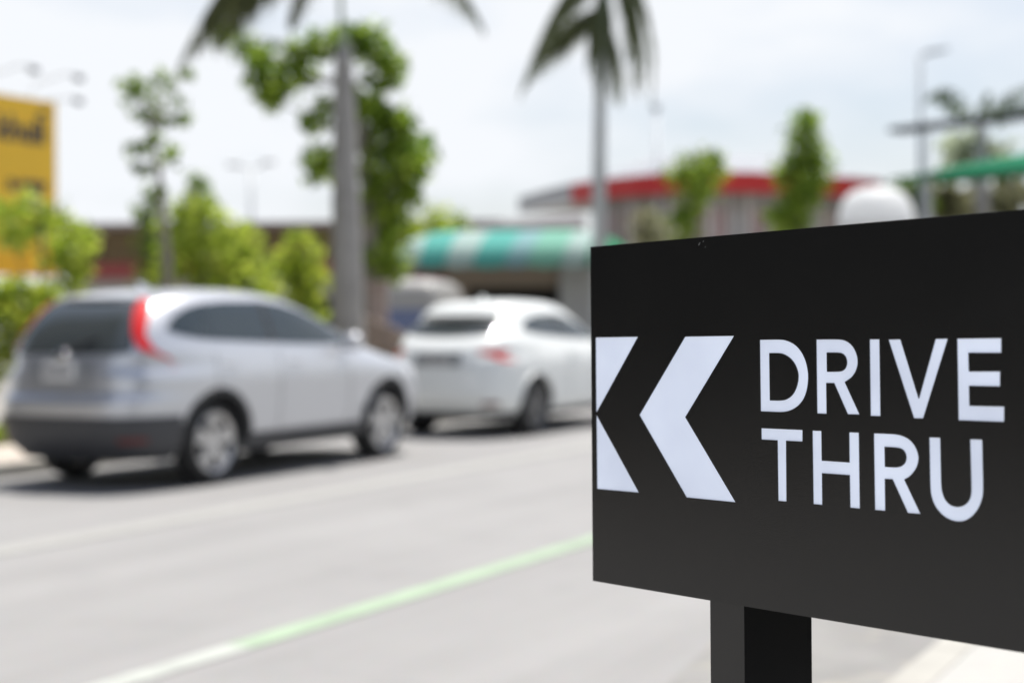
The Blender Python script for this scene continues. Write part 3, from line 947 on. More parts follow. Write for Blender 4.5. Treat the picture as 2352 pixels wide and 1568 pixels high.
def tree(name, base, trunk_pts, trunk_r, clumps, Z, leaf_m, size, label, cat='tree', group=None, per=1.0, bark=None, limbs=True, grow=1.0):
    root = thing(name, base, label, cat, group)
    tr = MB().tube(trunk_pts, trunk_r, 10)
    top = trunk_pts[-1]
    cr_ = MB()
    for (px, py, rp, dz, dens) in clumps:
        c = at(px, py, Z + dz)
        r = rp * grow * (Z + dz) / F
        nleaf = int(per * dens * 26 * (r / size) ** 2 + 12)
        clump(cr_, c, r, nleaf, size)
        if limbs:
            # limb from the nearest trunk joint to the clump
            j = min(trunk_pts, key=lambda q: (Vector(q) - c).length + max(0, q[2] - c.z) * 2)
            j = Vector(j)
            mid = (j + c) / 2 + Vector((random.uniform(-.05, .05), 0, .08))
            tr.tube([j, mid, c], [trunk_r[-1] * .8, trunk_r[-1] * .5, trunk_r[-1] * .2], 6)
    tr.build('trunk', bark or M_bark, root, smooth=True, off=Vector(base))
    cr_.build('crown', leaf_m, root, off=Vector(base))
    return root

def ground_at(px, Z, z=0.09):
    q = at(px, 800, Z)
    return Vector((q.x, q.y, z))

# sparse young tree on the left
Z = 19.0
b0 = ground_at(392, Z)
tree('young_tree', b0, [b0, at(385, 640, Z), at(374, 500, Z), at(366, 400, Z), at(350, 300, Z)], [.075, .065, .055, .035, .02],
     [(318, 215, 50, .2, .8), (372, 185, 26, -.2, .7), (338, 265, 30, .1, .6), (300, 190, 26, 0, .8), (352, 320, 22, 0, .5), (318, 340, 30, .2, .7), (405, 235, 22, .3, .55), (418, 275, 24, .2, .6), (398, 355, 28, -.1, .7), (370, 285, 22, .2, .4), (335, 390, 16, 0, .5), (312, 385, 14, 0, .5), (430, 170, 16, .3, .4), (365, 440, 18, 0, .6)],
     Z, M_leaf_mid, .17, 'slender young tree with sparse leaf tufts rising above the silver SUV roof', per=.9, grow=1.15)

# spreading dark tree behind the palm trunk
Z = 25.0
b0 = ground_at(850, Z)
tree('street_tree', b0, [b0, at(850, 640, Z), at(845, 500, Z), at(838, 340, Z), at(815, 200, Z), at(780, 130, Z)], [.16, .14, .12, .09, .06, .04],
     [(560, 110, 34, .3, 1), (520, 85, 30, .5, .9), (610, 135, 42, 0, 1.1), (595, 185, 40, .2, 1), (640, 200, 40, 0, 1), (618, 230, 26, 0, 1), (690, 130, 48, .2, 1.1), (740, 100, 42, 0, 1), (800, 90, 44, .3, 1.1), (845, 85, 34, 0, 1), (865, 130, 52, .2, 1.2), (905, 150, 34, -.2, 1.1), (880, 180, 40, 0, 1.1), (700, 180, 34, .3, .8),
      (720, 280, 34, 0, .9), (745, 240, 22, 0, .6), (735, 395, 36, .3, 1.1), (730, 360, 30, .1, .9), (835, 240, 46, -.2, 1.2), (880, 260, 42, 0, 1.1), (920, 270, 30, .2, .9), (850, 320, 48, .2, 1.2), (900, 340, 46, 0, 1.1), (945, 345, 46, .2, 1), (960, 380, 40, -.2, .9), (865, 400, 50, 0, 1.2), (930, 410, 40, .3, .9), (915, 300, 36, 0, 1), (900, 440, 44, .2, 1), (940, 380, 44, 0, 1), (900, 490, 40, .1, 1), (850, 470, 46, 0, 1), (945, 460, 26, 0, .8), (870, 540, 46, .3, 1.1), (845, 600, 40, 0, 1.2), (890, 600, 50, .2, 1.2)],
     Z, M_leaf_dark, .27, 'spreading dark green tree growing behind the thick grey palm trunk', per=1.5, grow=1.2)

SHR = 'clipped shrubs behind the far pavement'
def shrub(name, px0, clumps, Z, m, size, label, cat='shrub', group=None, per=1.1, r=.05, grow=1.15):
    b0 = ground_at(px0, Z)
    top = max(clumps, key=lambda c: -c[1])
    tip = at(px0, top[1] + top[2] * .4, Z)
    return tree(name, b0, [b0, b0 * .5 + tip * .5, tip], [r, r * .8, r * .5], clumps, Z, m, size, label, cat, group, per, grow=grow)

shrub('round_shrub', 95, [(50, 520, 62, 0, 1.1), (115, 500, 48, .3, 1), (160, 545, 56, 0, 1), (60, 470, 34, .2, .9), (20, 540, 38, .3, 1), (135, 585, 36, -.2, 1.1), (195, 560, 34, .2, .8), (60, 700, 50, 0, 1.1), (155, 650, 44, .3, 1), (10, 700, 44, 0, 1), (10, 480, 40, 0, .9), (170, 620, 40, 0, .9)],
      20.5, M_leaf_yellow, .20, 'bushy yellow-green shrub growing in front of the yellow billboard', group=SHR)
shrub('round_shrub', 470, [(415, 500, 52, 0, 1), (450, 470, 42, .3, .9), (490, 500, 40, 0, .9), (430, 560, 62, .2, 1.1), (500, 570, 62, 0, 1.1), (560, 560, 44, .2, .9), (400, 620, 54, 0, 1), (470, 640, 60, .2, 1.1), (550, 640, 60, 0, 1.1), (590, 600, 36, .2, .9), (600, 660, 44, 0, 1)],
      21.5, M_leaf_yellow, .20, 'wide yellow-green shrub standing just right of the slender young tree', group=SHR)
shrub('round_shrub', 345, [(345, 450, 30, 0, 1), (340, 500, 34, .1, 1.1), (350, 560, 40, 0, 1.1), (345, 620, 44, 0, 1.2)],
      22.5, M_leaf_mid, .18, 'narrow mid-green shrub directly behind the slender young tree', group=SHR)
shrub('round_shrub', 690, [(690, 570, 42, 0, 1), (660, 610, 44, .2, 1), (715, 620, 44, 0, 1), (690, 660, 50, 0, 1.1), (640, 650, 36, .2, .9), (700, 700, 50, 0, 1)],
      22.5, M_leaf_lime, .19, 'lime green shrub immediately left of the thick grey palm trunk', group=SHR)
shrub('kerbside_shrub', 5, [(5, 1015, 30, 0, 1), (-40, 1000, 34, 0, 1), (25, 1030, 16, 0, 1)], 16.6, M_leaf_lime, .12, 'small lime shrub low at the left frame edge beside the SUV bumper')
shrub('conical_tree', 455, [(452, 410, 22, 0, 1), (455, 440, 32, 0, 1.1), (455, 480, 38, 0, 1.1), (455, 540, 44, 0, 1)],
      34, M_leaf_mid, .24, 'small mid-green pointed tree top showing above the wide shrub', 'tree')
shrub('low_hedge', 40, [(0, 700, 60, 0, 1.4), (60, 720, 60, 0, 1.4), (120, 730, 50, 0, 1.2), (-60, 740, 70, 0, 1.4), (10, 800, 60, 0, 1.4), (-50, 850, 60, 0, 1.4), (60, 668, 34, 0, 1), (110, 672, 34, 0, 1), (10, 664, 34, 0, 1)],
      18.5, M_leaf_lime, .16, 'low green hedge at the far left behind the silver SUV', 'hedge')
shrub('roadside_bush', 1000, [(1015, 505, 40, 0, 1), (1060, 520, 30, 0, .9), (960, 540, 46, .3, 1), (940, 600, 50, 0, 1.1), (1000, 610, 44, 0, .9), (985, 560, 46, 0, .9)],
      44, M_leaf_lime, .34, 'olive green bush behind the left end of the striped awning', 'bush', per=1.0)

# topiary trees before the red-banded building
shrub('topiary_tree', 1590, [(1598, 395, 52, 0, 1.2), (1560, 400, 34, .2, 1), (1635, 385, 32, .2, 1), (1640, 355, 18, 0, .8), (1598, 440, 42, 0, 1.2), (1590, 480, 30, 0, 1), (1555, 500, 26, 0, 1), (1580, 530, 30, 0, 1.1), (1550, 540, 30, 0, 1)],
      33, leaf_mat('topiary_lime_leaves', (.09, .19, .02), (.40, .50, .06), .45), .24, 'lime-topped round topiary tree before the red band of the building', 'tree', per=1.1, r=.08, grow=1.25)
shrub('topiary_tree', 1842, [(1852, 275, 26, 0, 1.1), (1850, 310, 38, 0, 1.3), (1848, 350, 36, 0, 1.2), (1815, 385, 34, .2, 1), (1880, 375, 34, .1, 1), (1848, 400, 48, 0, 1.3), (1880, 420, 28, .2, 1), (1840, 450, 40, 0, 1.2), (1830, 490, 40, 0, 1.2), (1810, 520, 40, 0, 1.2), (1795, 400, 22, 0, .8), (1785, 490, 24, 0, .8)],
      38, M_leaf_dark, .25, 'tall green columnar topiary tree left of the white canopy', 'tree', per=1.2, r=.08, grow=1.35)
shrub('pale_bush', 1485, [(1490, 505, 34, 0, 1), (1470, 530, 30, 0, 1), (1510, 540, 34, 0, 1), (1490, 570, 40, 0, 1)],
      31, M_leaf_dry, .2, 'pale olive bush peeking over the top of the black sign', 'bush')

# ------------------------------------------------------------------ palms
M_palm_bark = mat('grey_palm_trunk', (0.285, 0.275, 0.26), 0.85, var=0.18, vscale=2.5, bump=0.6, bscale=9)
M_shaft = mat('palm_crownshaft', (0.22, 0.28, 0.20), 0.5, var=0.1, vscale=3)
M_palm_leaf = leaf_mat('palm_leaflets', (0.055, 0.07, 0.028), (0.18, 0.19, 0.08), .45)
M_palm_leaf2 = leaf_mat('green_palm_leaflets', (0.05, 0.085, 0.03), (0.15, 0.2, 0.07), .3)

def bez(p0, p1, p2, n=22):
    return [(p0 * (1 - t) ** 2 + p1 * 2 * t * (1 - t) + p2 * t * t) for t in [i / n for i in range(n + 1)]]

def frond(root, off, p0, p1, p2, ll, m, droop=.75, n=30, w=.035):
    pts = bez(p0, p1, p2, n)
    mb = MB().tube(pts[::2], [.025 * (1 - .8 * i / (len(pts[::2]) - 1)) + .004 for i in range(len(pts[::2]))], 5)
    for i in range(3, n + 1):
        for rep in range(2):
            t = (pts[min(i + 1, n)] - pts[i - 1]).normalized()
            sd = t.cross(Vector((0, 0, 1)))
            sd = sd.normalized() if sd.length > .05 else Vector((random.choice((-1, 1)), 0, 0))
            for s in (-1, 1):
                q = i / n
                L = ll * (math.sin(math.pi * min(1, q * .9 + .12)) * .8 + .25) * random.uniform(.8, 1.15)
                a = (sd * s * (1 - droop) + t * .45 + Vector((random.uniform(-.15, .15), random.uniform(-.15, .15), -droop))).normalized()
                p = pts[i] + (pts[i - 1] - pts[i]) * random.random()
                mid, e = p + a * L * .5 + Vector((0, 0, .02)), p + a * L + Vector((0, 0, -.12 * L))
                x = a.cross(Vector((random.gauss(0, 1), random.gauss(0, 1), random.gauss(0, .3)))).normalized() * w
                mb.add([p - x * .4, p + x * .4, mid + x, e, mid - x], [(0, 1, 2, 3, 4)])
    return mb.build('frond', m, root, off=off)

def palm(name, Z, base_px, trunk, shaft, fronds, label, m=M_palm_leaf, ll=.75, zbase=.1, w=.02, n=30, bark=None, droop=.75):
    b0 = ground_at(base_px, Z, zbase)
    root = thing(name, b0, label, 'palm tree', None)
    pts = [b0] + [at(px, py, Z) for px, py, _ in trunk]
    rr = [trunk[0][2] * 1.12] + [r for _, _, r in trunk]
    P, Rr = [], []
    for i in range(len(pts) - 1):                       # leaf-scar rings
        k = max(2, int((pts[i + 1] - pts[i]).length / .16))
        for j in range(k):
            t = j / k
            P.append(pts[i].lerp(pts[i + 1], t)); Rr.append((rr[i] * (1 - t) + rr[i + 1] * t) * (1.025 if j % 2 else .985))
    P.append(pts[-1]); Rr.append(rr[-1])
    MB().tube(P, Rr, 18).build('trunk', bark or M_palm_bark, root, smooth=True, off=b0)
    if shaft:
        sp = [at(px, py, Z) for px, py, _ in shaft]
        MB().tube([pts[-1]] + sp, [rr[-1] * .92] + [r for _, _, r in shaft], 14).build('crownshaft', M_shaft, root, smooth=True, off=b0)
    for fr in fronds:
        (a, b, c), dz = fr[0], fr[1]
        frond(root, b0, at(*a, Z), at(*b, Z + dz * .5), at(*c, Z + dz), fr[2] if len(fr) > 2 else ll, m, w=w, n=n, droop=droop)
    return root

palm('royal_palm', 21.5, 800, [(799, 700, .222), (797, 560, .205), (793, 400, .18), (791, 250, .155), (788, 112, .115)],
     [(784, 50, .035), (780, -60, .028), (776, -160, .04)],
     [(((776, -170), (570, -210), (412, 150)), .6, .9), (((776, -160), (620, -190), (450, 110)), -.3, 1.0), (((776, -165), (620, -170), (500, 105)), .1, .8), (((776, -165), (600, -190), (468, 70)), .3, .8), (((776, -160), (700, -120), (665, 60)), .5, .6), (((776, -170), (980, -210), (1112, 70)), 1.5, .7), (((776, -170), (1000, -260), (1240, -60)), -1, .8),
      (((776, -170), (650, -330), (460, -180)), -1.2, .8), (((776, -170), (800, -330), (900, -330)), 1.5, .8), (((776, -170), (700, -330), (640, -350)), .5, .8), (((776, -170), (560, -260), (505, 40)), 1.2, .9)],
     'thick grey palm trunk standing on the far pavement behind the silver SUV')
M_hazed_trunk = mat('hazed_palm_trunk', (0.42, 0.44, 0.44), 0.85, var=0.12, vscale=2.5)  # lightened towards the sky: distance haze is put into the trunk colour
M_palm_leaf3 = leaf_mat('hazed_palm_leaflets', (0.09, 0.115, 0.055), (0.26, 0.29, 0.15), .5)  # paler and greyer leaflets, with the haze of distance painted in
palm('tall_palm', 34.0, 1378, [(1378, 600, .16), (1376, 420, .15), (1378, 260, .13), (1384, 120, .12)],
     [(1390, 40, .10), (1395, -40, .08)],
     [(((1390, -40), (1355, 0), (1350, 160)), .1, .8), (((1395, -40), (1400, 40), (1408, 225)), -.3, .8), (((1395, -50), (1482, -60), (1478, 185)), .2, .8), (((1395, -50), (1450, -50), (1442, 130)), .3, .8), (((1395, -60), (1300, -110), (1194, 215)), -.5, .9), (((1380, 30), (1300, 10), (1204, 195)), .6, .85), (((1385, -50), (1290, -70), (1226, 150)), .1, .9), (((1385, 20), (1320, 20), (1236, 130)), .3, .8),
      (((1390, -40), (1362, 0), (1370, 220)), -.6, .9), (((1385, -30), (1378, 60), (1382, 232)), .4, .8), (((1395, -50), (1465, -60), (1456, 195)), -.5, .95), (((1395, -40), (1470, -40), (1464, 215)), .5, .8), (((1395, -50), (1520, -70), (1496, 245)), .6, .6),
      (((1400, 60), (1430, 110), (1422, 232)), .8, .7), (((1395, -50), (1560, -200), (1640, -120)), 1, .8), (((1395, -50), (1250, -240), (1120, -140)), 1, .8), (((1395, -50), (1420, -260), (1500, -250)), -1, .8)],
     'tall palm with drooping fronds left above the black sign', ll=.95, w=.022, m=M_palm_leaf3, bark=M_hazed_trunk, droop=.9)
palm('small_palm', 59.0, 2255, [(2255, 480, .28), (2254, 340, .25), (2253, 290, .2)], None,
     [(((2253, 290), (2190, 150), (2120, 235)), -.6, .75), (((2253, 290), (2200, 230), (2138, 215)), .6, .6), (((2253, 290), (2290, 200), (2400, 190)), .4, .7), (((2253, 290), (2330, 220), (2420, 235)), -.8, .7), (((2253, 290), (2255, 200), (2275, 215)), 1.2, .5)],
     'small green palm on the right rising behind the dark roof beam', m=M_palm_leaf2, ll=.7, n=12, w=.05)

# ------------------------------------------------------------------ billboard on the left
M_yellow = mat('yellow_billboard_vinyl', (0.86, 0.52, 0.03), 0.55, var=0.03, vscale=2)
M_orange = mat('orange_billboard_band', (0.85, 0.44, 0.012), 0.55)
M_navy = mat('dark_navy_print', (0.045, 0.05, 0.065), 0.6)
M_steel = mat('galvanised_steel', (0.35, 0.36, 0.37), 0.5, metal=0.6)
Z = 32.0
br = at(128, 236, Z)
bb = thing('billboard', Vector((br.x, br.y, 0)), 'yellow billboard with dark lettering standing behind the left shrubs', 'billboard', None, HEAD)
zt, zb = br.z, at(128, 634, Z).z
LB = 7.0
# local x runs along the road (0 = right edge, negative towards the viewer); local -y faces the road
MB().box((-LB, 0, zb + .42), (0, .16, zt)).build('panel', M_yellow, bb)
MB().box((-LB, 0, zb), (0, .16, zb + .417)).build('lower_band', M_orange, bb)
pp = MB()
for x in (-.9, -LB / 2, -LB + .9):
    pp.box((x - .1, .165, 0), (x + .1, .36, zt - .2))
pp.build('support_posts', M_steel, bb)
def wording(body, x, z, size, name='lettering', right=True):
    cu = bpy.data.curves.new(name, 'FONT')
    cu.body = body
    cu.size = size
    cu.extrude = .008
    cu.offset = .028 * size
    cu.align_x = 'RIGHT' if right else 'LEFT'
    o = bpy.data.objects.new(name, cu)
    COL.objects.link(o)
    o.parent = bb
    o.location = (x, -.012, z)
    o.rotation_euler = (RAD(90), 0, 0)
    cu.materials.append(M_navy)
    me = bpy.data.meshes.new_from_object(o.evaluated_get(bpy.context.evaluated_depsgraph_get()))
    q = bpy.data.objects.new(name, me)
    COL.objects.link(q)
    q.parent = bb
    q.location, q.rotation_euler = o.location, o.rotation_euler
    bpy.data.objects.remove(o)
    return q
Zl = 31.6
wording('khuli', -.30, at(60, 330, Zl).z, .70)
wording('a-way', -.30, at(60, 441, Zl).z, .44)
MB().box((-.50, -.015, at(60, 262, Zl).z - .04), (-.24, -.001, at(60, 262, Zl).z + .05)).build('small_mark', M_navy, bb)
for (x, out_, up, drop) in ((-1.85, 1.25, .42, .0), (-.65, 1.25, .42, 0), (-.35, .95, -.02, .0)):
    arm = MB().tube([(x, .1, zt - .03), (x, -.1, zt + up * .7), (x, -out_ * .7, zt + up), (x, -out_, zt + up * .9)], .012, 8)
    a = arm.build('lamp_arm', M_steel, bb)
    MB().box((x - .10, -out_ - .06, zt + up * .9 - .12), (x + .10, -out_ + .06, zt + up * .9 - .01)).build('lamp_head', M_navy, a, bevel=.03)

# ------------------------------------------------------------------ brown building with louvres, far left
M_brown = mat('brown_cladding', (0.16, 0.105, 0.04), 0.7, var=0.12, vscale=1.2)
M_brown2 = mat('brown_roof_edge', (0.22, 0.17, 0.14), 0.7)
M_maroon = mat('maroon_paint', (0.26, 0.045, 0.04), 0.6)
M_beige = mat('beige_render', (0.36, 0.33, 0.30), 0.8, var=0.06, vscale=.6)
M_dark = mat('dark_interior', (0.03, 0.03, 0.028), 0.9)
Z = 56.0
a, b = at(150, 525, Z), at(1130, 520, Z)
bl = thing('brown_building', (a.x, Z, 0), 'long low brown building with a louvred front behind the shrubs', 'building')
W = b.x - a.x
zt = a.z
MB().box((0, .2, 0), (W, 9, zt - .05)).build('wall', M_beige, bl)
MB().box((-.4, -.5, zt - .05), (W + .4, 9.4, zt + .16)).build('roof', M_brown2, bl)
mb = MB()
for i in range(9):
    z = zt - .25 - i * .17
    mb.box((0, 0.0, z), (W, .19, z + .12))
mb.build('louvres', M_brown, bl)
MB().box((-.05, -.06, at(250, 640, Z).z), (W, .19, at(250, 604, Z).z)).build('fascia', M_maroon, bl)
mb = MB()
for i in range(6):
    mb.box((.8 + i * 2.4, .17, .2), (2.4 + i * 2.4, .21, 2.2))
mb.build('openings', M_dark, bl)

# double-armed lamp far away
M_pole = mat('pale_pole_paint', (0.50, 0.52, 0.53), 0.5, metal=0.2)
Z = 62.0
q = at(577, 385, Z)
lp = thing('street_lamp', (q.x, Z, 0), 'faint double-armed lamp post above the brown building', 'street lamp')
MB().tube([(0, 0, 0), (0, 0, q.z)], [.12, .08], 12).build('pole', M_pole, lp, smooth=True)
for s, dz in ((-1, .02), (1, .12)):
    arm = MB().tube([(0, 0, q.z - .05), (s * .4, 0, q.z + .05), (s * .6, 0, q.z + .06 + dz)], .04, 8).build('arm', M_pole, lp)
    MB().box((min(s * .42, s * .95), -.16, q.z + .03 + dz), (max(s * .42, s * .95), .16, q.z + .14 + dz)).build('lamp_head', M_steel, arm, bevel=.03)
Z = 60.0
q = at(1508, 250, Z)
pl_ = thing('slim_pole', (q.x, Z, 0), 'slim pale pole right of the tall palm', 'pole')
MB().tube([(0, 0, 0), (0, 0, q.z)], [.12, .09], 10).build('pole_shaft', mat('very_pale_pole', (.62, .64, .66), .6), pl_, smooth=True)
MB().box((-.14, -.14, q.z), (.14, .14, q.z + .12)).build('pole_cap', M_steel, pl_)

# ------------------------------------------------------------------ shop with the striped barrel awning
M_aw_white = mat('white_awning_cloth', (0.28, 0.37, 0.345), 0.85, spec=.2)
M_aw_teal = mat('teal_awning_cloth', (0.075, 0.30, 0.26), 0.85, spec=.2)
M_aw_green = mat('green_awning_cloth', (0.015, 0.17, 0.08), 0.85, spec=.2)
M_fascia = mat('tan_fascia', (0.26, 0.20, 0.155), 0.7, var=.1, vscale=1)
M_col = mat('grey_column', (0.36, 0.355, 0.36), 0.75, var=.05, vscale=1)
M_brick = mat('brick_red_panel', (0.2, 0.07, 0.045), .7)
Z = 40.0
L0, R0 = at(893, 600, Z), at(1460, 600, Z)
zlow, ztop = L0.z, at(1180, 520, Z).z
shop = thing('awning_shop', (L0.x, Z + 2.0, 0), 'low tan shop front with a dark opening under the striped awning', 'shop')
W = R0.x - L0.x
MB().box((.55, 0, 2.2), (W, .35, zlow + .05)).build('fascia', M_fascia, shop)
MB().box((.45, -.02, 2.28), (1.35, -.005, zlow - .02)).build('fascia_panel', M_brick, shop)
MB().box((.55, 1.6, 0), (W, 1.9, zlow + .6)).build('back_wall', M_dark, shop)
MB().box((.8, .0, 0), (1.95, .3, 2.198)).build('wall', M_fascia, shop)
x0 = at(1285, 650, Z + 2).x - L0.x
MB().box((x0, -.2, 0), (x0 + 1.4, .4, 2.7)).build('column', M_col, shop)
MB().box((.4, .36, zlow + .056), (W, 2.0, zlow + .2)).build('roof', M_col, shop)
aw = thing('striped_awning', (L0.x, Z, 0), 'domed awning in green and white stripes over the shop front', 'awning')
# quarter-dome ends and a barrel between them; each cloth stripe is a part
def aw_pt(u, v):
    """u 0..1 along, v 0..1 from front hem to back top"""
    x = u * W
    e = 1.7
    k = 1.0
    if x < e: k = math.sqrt(max(0, 1 - ((e - x) / e) ** 2))
    if W - x < e: k = math.sqrt(max(0, 1 - ((e - (W - x)) / e) ** 2))
    a = v * math.pi / 2
    return Vector((x, 1.9 - 1.9 * math.cos(a) * (.25 + .75 * k), zlow + (ztop - zlow) * math.sin(a) * (.12 + .88 * k)))
M_aw_mint = mat('mint_awning_cloth', (0.15, 0.34, 0.26), 0.85, spec=.2)
M_aw_blue = mat('grey_blue_awning_cloth', (0.17, 0.30, 0.31), 0.85, spec=.2)
stripes = [(0, .12, M_aw_white), (.12, .23, M_aw_teal), (.23, .34, M_aw_white), (.34, .47, M_aw_teal), (.47, .56, M_aw_blue), (.56, .70, M_aw_mint), (.70, .80, M_aw_white), (.80, 1.0, M_aw_green)]
for u0, u1, m_st in stripes:
    v, f = [], []
    cu_, nv = 8, 12
    for i in range(cu_ + 1):
        u = u0 + (u1 - u0) * i / cu_
        for j in range(nv + 1):                  # the stripes lean as they climb the dome
            v.append(aw_pt(min(1.0, u + .10 * (j / nv) * (1 - u) * u * 4), j / nv))
    n1 = nv + 1
    f = [(i * n1 + j, (i + 1) * n1 + j, (i + 1) * n1 + j + 1, i * n1 + j + 1) for i in range(cu_) for j in range(nv)]
    # hem
    k = len(v)
    for i in range(cu_ + 1):
        q0 = aw_pt(u0 + (u1 - u0) * i / cu_, 0)
        v += [q0 + Vector((0, -.004, .0)), q0 + Vector((0, -.004, -.14 - .05 * math.sin(math.pi * i / cu_)))]
    f += [(k + 2 * i, k + 2 * i + 1, k + 2 * i + 3, k + 2 * i + 2) for i in range(cu_)]
    MB().add(v, f).build('cloth_stripe', m_st, aw, smooth=True)
fr_ = MB()
for x in (.1, W - .1):
    fr_.tube([(x, 1.4, zlow), (x, 1.9, zlow)], .03)
fr_.tube([(.1, 1.93, zlow - .02), (W - .1, 1.93, zlow - .02)], .03)
fr_.build('frame', M_steel, aw)

# ------------------------------------------------------------------ grey-roofed annex and red-banded building
M_greyroof = mat('grey_metal_roof', (0.17, 0.18, 0.195), 0.5, metal=.2, var=.06, vscale=.5)
M_redband = mat('red_fascia', (0.52, 0.014, 0.013), 0.5, var=.05, vscale=.6)
M_wall = mat('pale_render', (0.37, 0.35, 0.335), 0.8, var=.08, vscale=.4)
M_pink = mat('pinkish_shutter', (0.36, 0.22, 0.22), 0.6)
Z = 54.0
a, b = at(1085, 505, Z), at(1345, 505, Z)
an = thing('grey_annex', (a.x, Z, 0), 'low annex with a grey sloping roof left of the red-banded building', 'building')
W = b.x - a.x
MB().box((.2, .3, 0), (W, 5, a.z - .25)).build('wall', M_fascia, an)
v = [(-.3, -.4, a.z - .25), (W, -.4, a.z - .25), (W, 5.4, a.z - .25), (-.3, 5.4, a.z - .25), (-.3, 1.5, a.z - .1), (W, 1.5, a.z + .3), (W, 3.5, a.z + .3), (-.3, 3.5, a.z - .1)]
MB().add(v, [(0, 3, 2, 1), (4, 5, 6, 7), (0, 1, 5, 4), (1, 2, 6, 5), (2, 3, 7, 6), (3, 0, 4, 7)]).build('roof', mat('dark_grey_roof', (0.085, 0.08, 0.085), 0.7, var=.08, vscale=.6), an)

Z = 60.0
l0 = at(1318, 440, Z)
zf0, zf1 = at(1600, 441, 58).z, at(1600, 394, 58).z
st = thing('red_banded_building', (l0.x, Z, 0), 'wide building with a curved red fascia band under a low grey roof', 'building')
# the front bows gently towards the street
arc = []
for px, zz in ((1190, 70), (1250, 66), (1312, 63), (1380, 61), (1460, 59.4), (1550, 58.3), (1640, 58), (1730, 58.3), (1820, 59.2), (1900, 60.5), (1960, 61), (2020, 62), (2060, 66)):
    q = at(px, 420, zz)
    arc.append(Vector((q.x - l0.x, zz - Z, 0)))
def bow(pts, z0, z1, out_, thick):
    mb = MB()
    v = []
    c = Vector((6.5, 30, 0))
    for p_ in pts:
        d_ = (p_ - c).normalized()
        a_, b_ = p_ + d_ * out_, p_ + d_ * (out_ - thick)
        v += [(a_.x, a_.y, z0), (a_.x, a_.y, z1), (b_.x, b_.y, z1), (b_.x, b_.y, z0)]
    n = len(pts)
    f = [(i * 4 + k, (i + 1) * 4 + k, (i + 1) * 4 + (k + 1) % 4, i * 4 + (k + 1) % 4) for i in range(n - 1) for k in range(4)] + [(0, 1, 2, 3), (n * 4 - 1, n * 4 - 2, n * 4 - 3, n * 4 - 4)]
    return mb.add(v, f)
o = bow(arc[2:12], zf0, zf1, 0, .3).build('fascia', M_redband, st); recalc(o)
o = bow(arc[:3], zf0 + .15, zf1 - .01, -.02, .3).build('fascia_return', mat('pale_grey_fascia', (0.36, 0.365, 0.37), 0.7), st); recalc(o)
M_paleroof = mat('pale_metal_roof', (0.24, 0.25, 0.27), 0.6, var=.05, vscale=.5)
zr = at(1640, 338, 64).z
v = [(p_.x, p_.y - .05, zf1 + .004) for p_ in arc]
n = len(arc)
v += [(6.5 + (p_.x - 6.5) * .62, p_.y * .5 + 4.2, zf1 + (zr - zf1) * (.55 if 0 < i < n - 1 else .35)) for i, p_ in enumerate(arc)]
v += [(6.5 + (p_.x - 6.5) * .30, 8.0, zr) for p_ in arc]
f = [(k * n + i, k * n + i + 1, (k + 1) * n + i + 1, (k + 1) * n + i) for k in range(2) for i in range(n - 1)]
MB().add(v, f).build('roof', M_paleroof, st, smooth=True)
MB().add([(p_.x, p_.y + .2, zf0 + .06) for p_ in arc], [tuple(range(n))]).build('soffit', M_wall, st)
wall = [p_ + Vector((0, 1.6, 0)) for p_ in arc[3:12]]
o = bow(wall, 0, zf0 + .05, 0, .3).build('wall', M_wall, st); recalc(o)
M_pale = mat('pale_frame', (0.55, 0.53, 0.51), 0.7)
M_tanwin = mat('tan_window', (0.28, 0.20, 0.15), 0.4)
random.seed(21)
for i in range(len(wall) - 1):
    a_, b_ = wall[i], wall[i + 1]
    L_ = (b_ - a_).length
    Mx = Matrix.Translation((a_.x, a_.y, 0)) @ Matrix.Rotation(math.atan2(b_.y - a_.y, b_.x - a_.x), 4, 'Z')
    nb = 2
    for k in range(nb):
        x0 = L_ * (k + .16) / nb
        x1 = L_ * (k + .84) / nb
        w_ = MB().box((x0, -.06, 2.5), (x1, -.02, zf0 - .55), Mx).build('window', (M_pink, M_tanwin, M_pink, M_col)[(i * 2 + k) % 4], st)
        fr2 = MB()
        for xx in (x0 - .09, (x0 + x1) / 2 - .04, x1 + .01):
            fr2.box((xx, -.10, 2.45), (xx + .08, -.064, zf0 - .5), Mx)
        fr2.build('frame', M_pale, w_)
    MB().box((-.12, -.16, 0), (.12, -.004, zf0 + .03), Mx).build('pilaster', M_pale, st)

# ------------------------------------------------------------------ white canopy, right side shelter, lamp
M_cloth = leaf_mat('white_canopy_cloth', (0.86, 0.87, 0.87), (0.86, 0.87, 0.87), .5)
Z = 46.0
c0 = at(2012, 430, Z)
cn = thing('white_canopy', (c0.x, Z, 0), 'rounded white canopy rising behind the top edge of the sign', 'canopy')
rad = 84 * Z / F
zc = c0.z - rad * 1.05
mb = MB()
v, f = [], []
n, m_ = 32, 12
for i in range(m_ + 1):
    a_ = i / m_
    r_ = rad * (1.02 * math.cos(a_ * math.pi / 2) ** .62 + .02)
    z = zc + rad * 1.05 * math.sin(a_ * math.pi / 2) ** 1.0
    for j in range(n):
        t = 2 * math.pi * j / n
        sc = 1 + .015 * math.cos(8 * t)
        v.append((r_ * math.cos(t) * sc, r_ * math.sin(t) * sc, z))
f = [(i * n + j, i * n + (j + 1) % n, (i + 1) * n + (j + 1) % n, (i + 1) * n + j) for i in range(m_) for j in range(n)] + [tuple(m_ * n + j for j in range(n))]
k = len(v)
for j in range(n):
    t = 2 * math.pi * j / n
    v.append((rad * 1.03 * math.cos(t), rad * 1.03 * math.sin(t), zc - 2.2))
f += [(j, (j + 1) % n, k + (j + 1) % n, k + j) for j in range(n)]
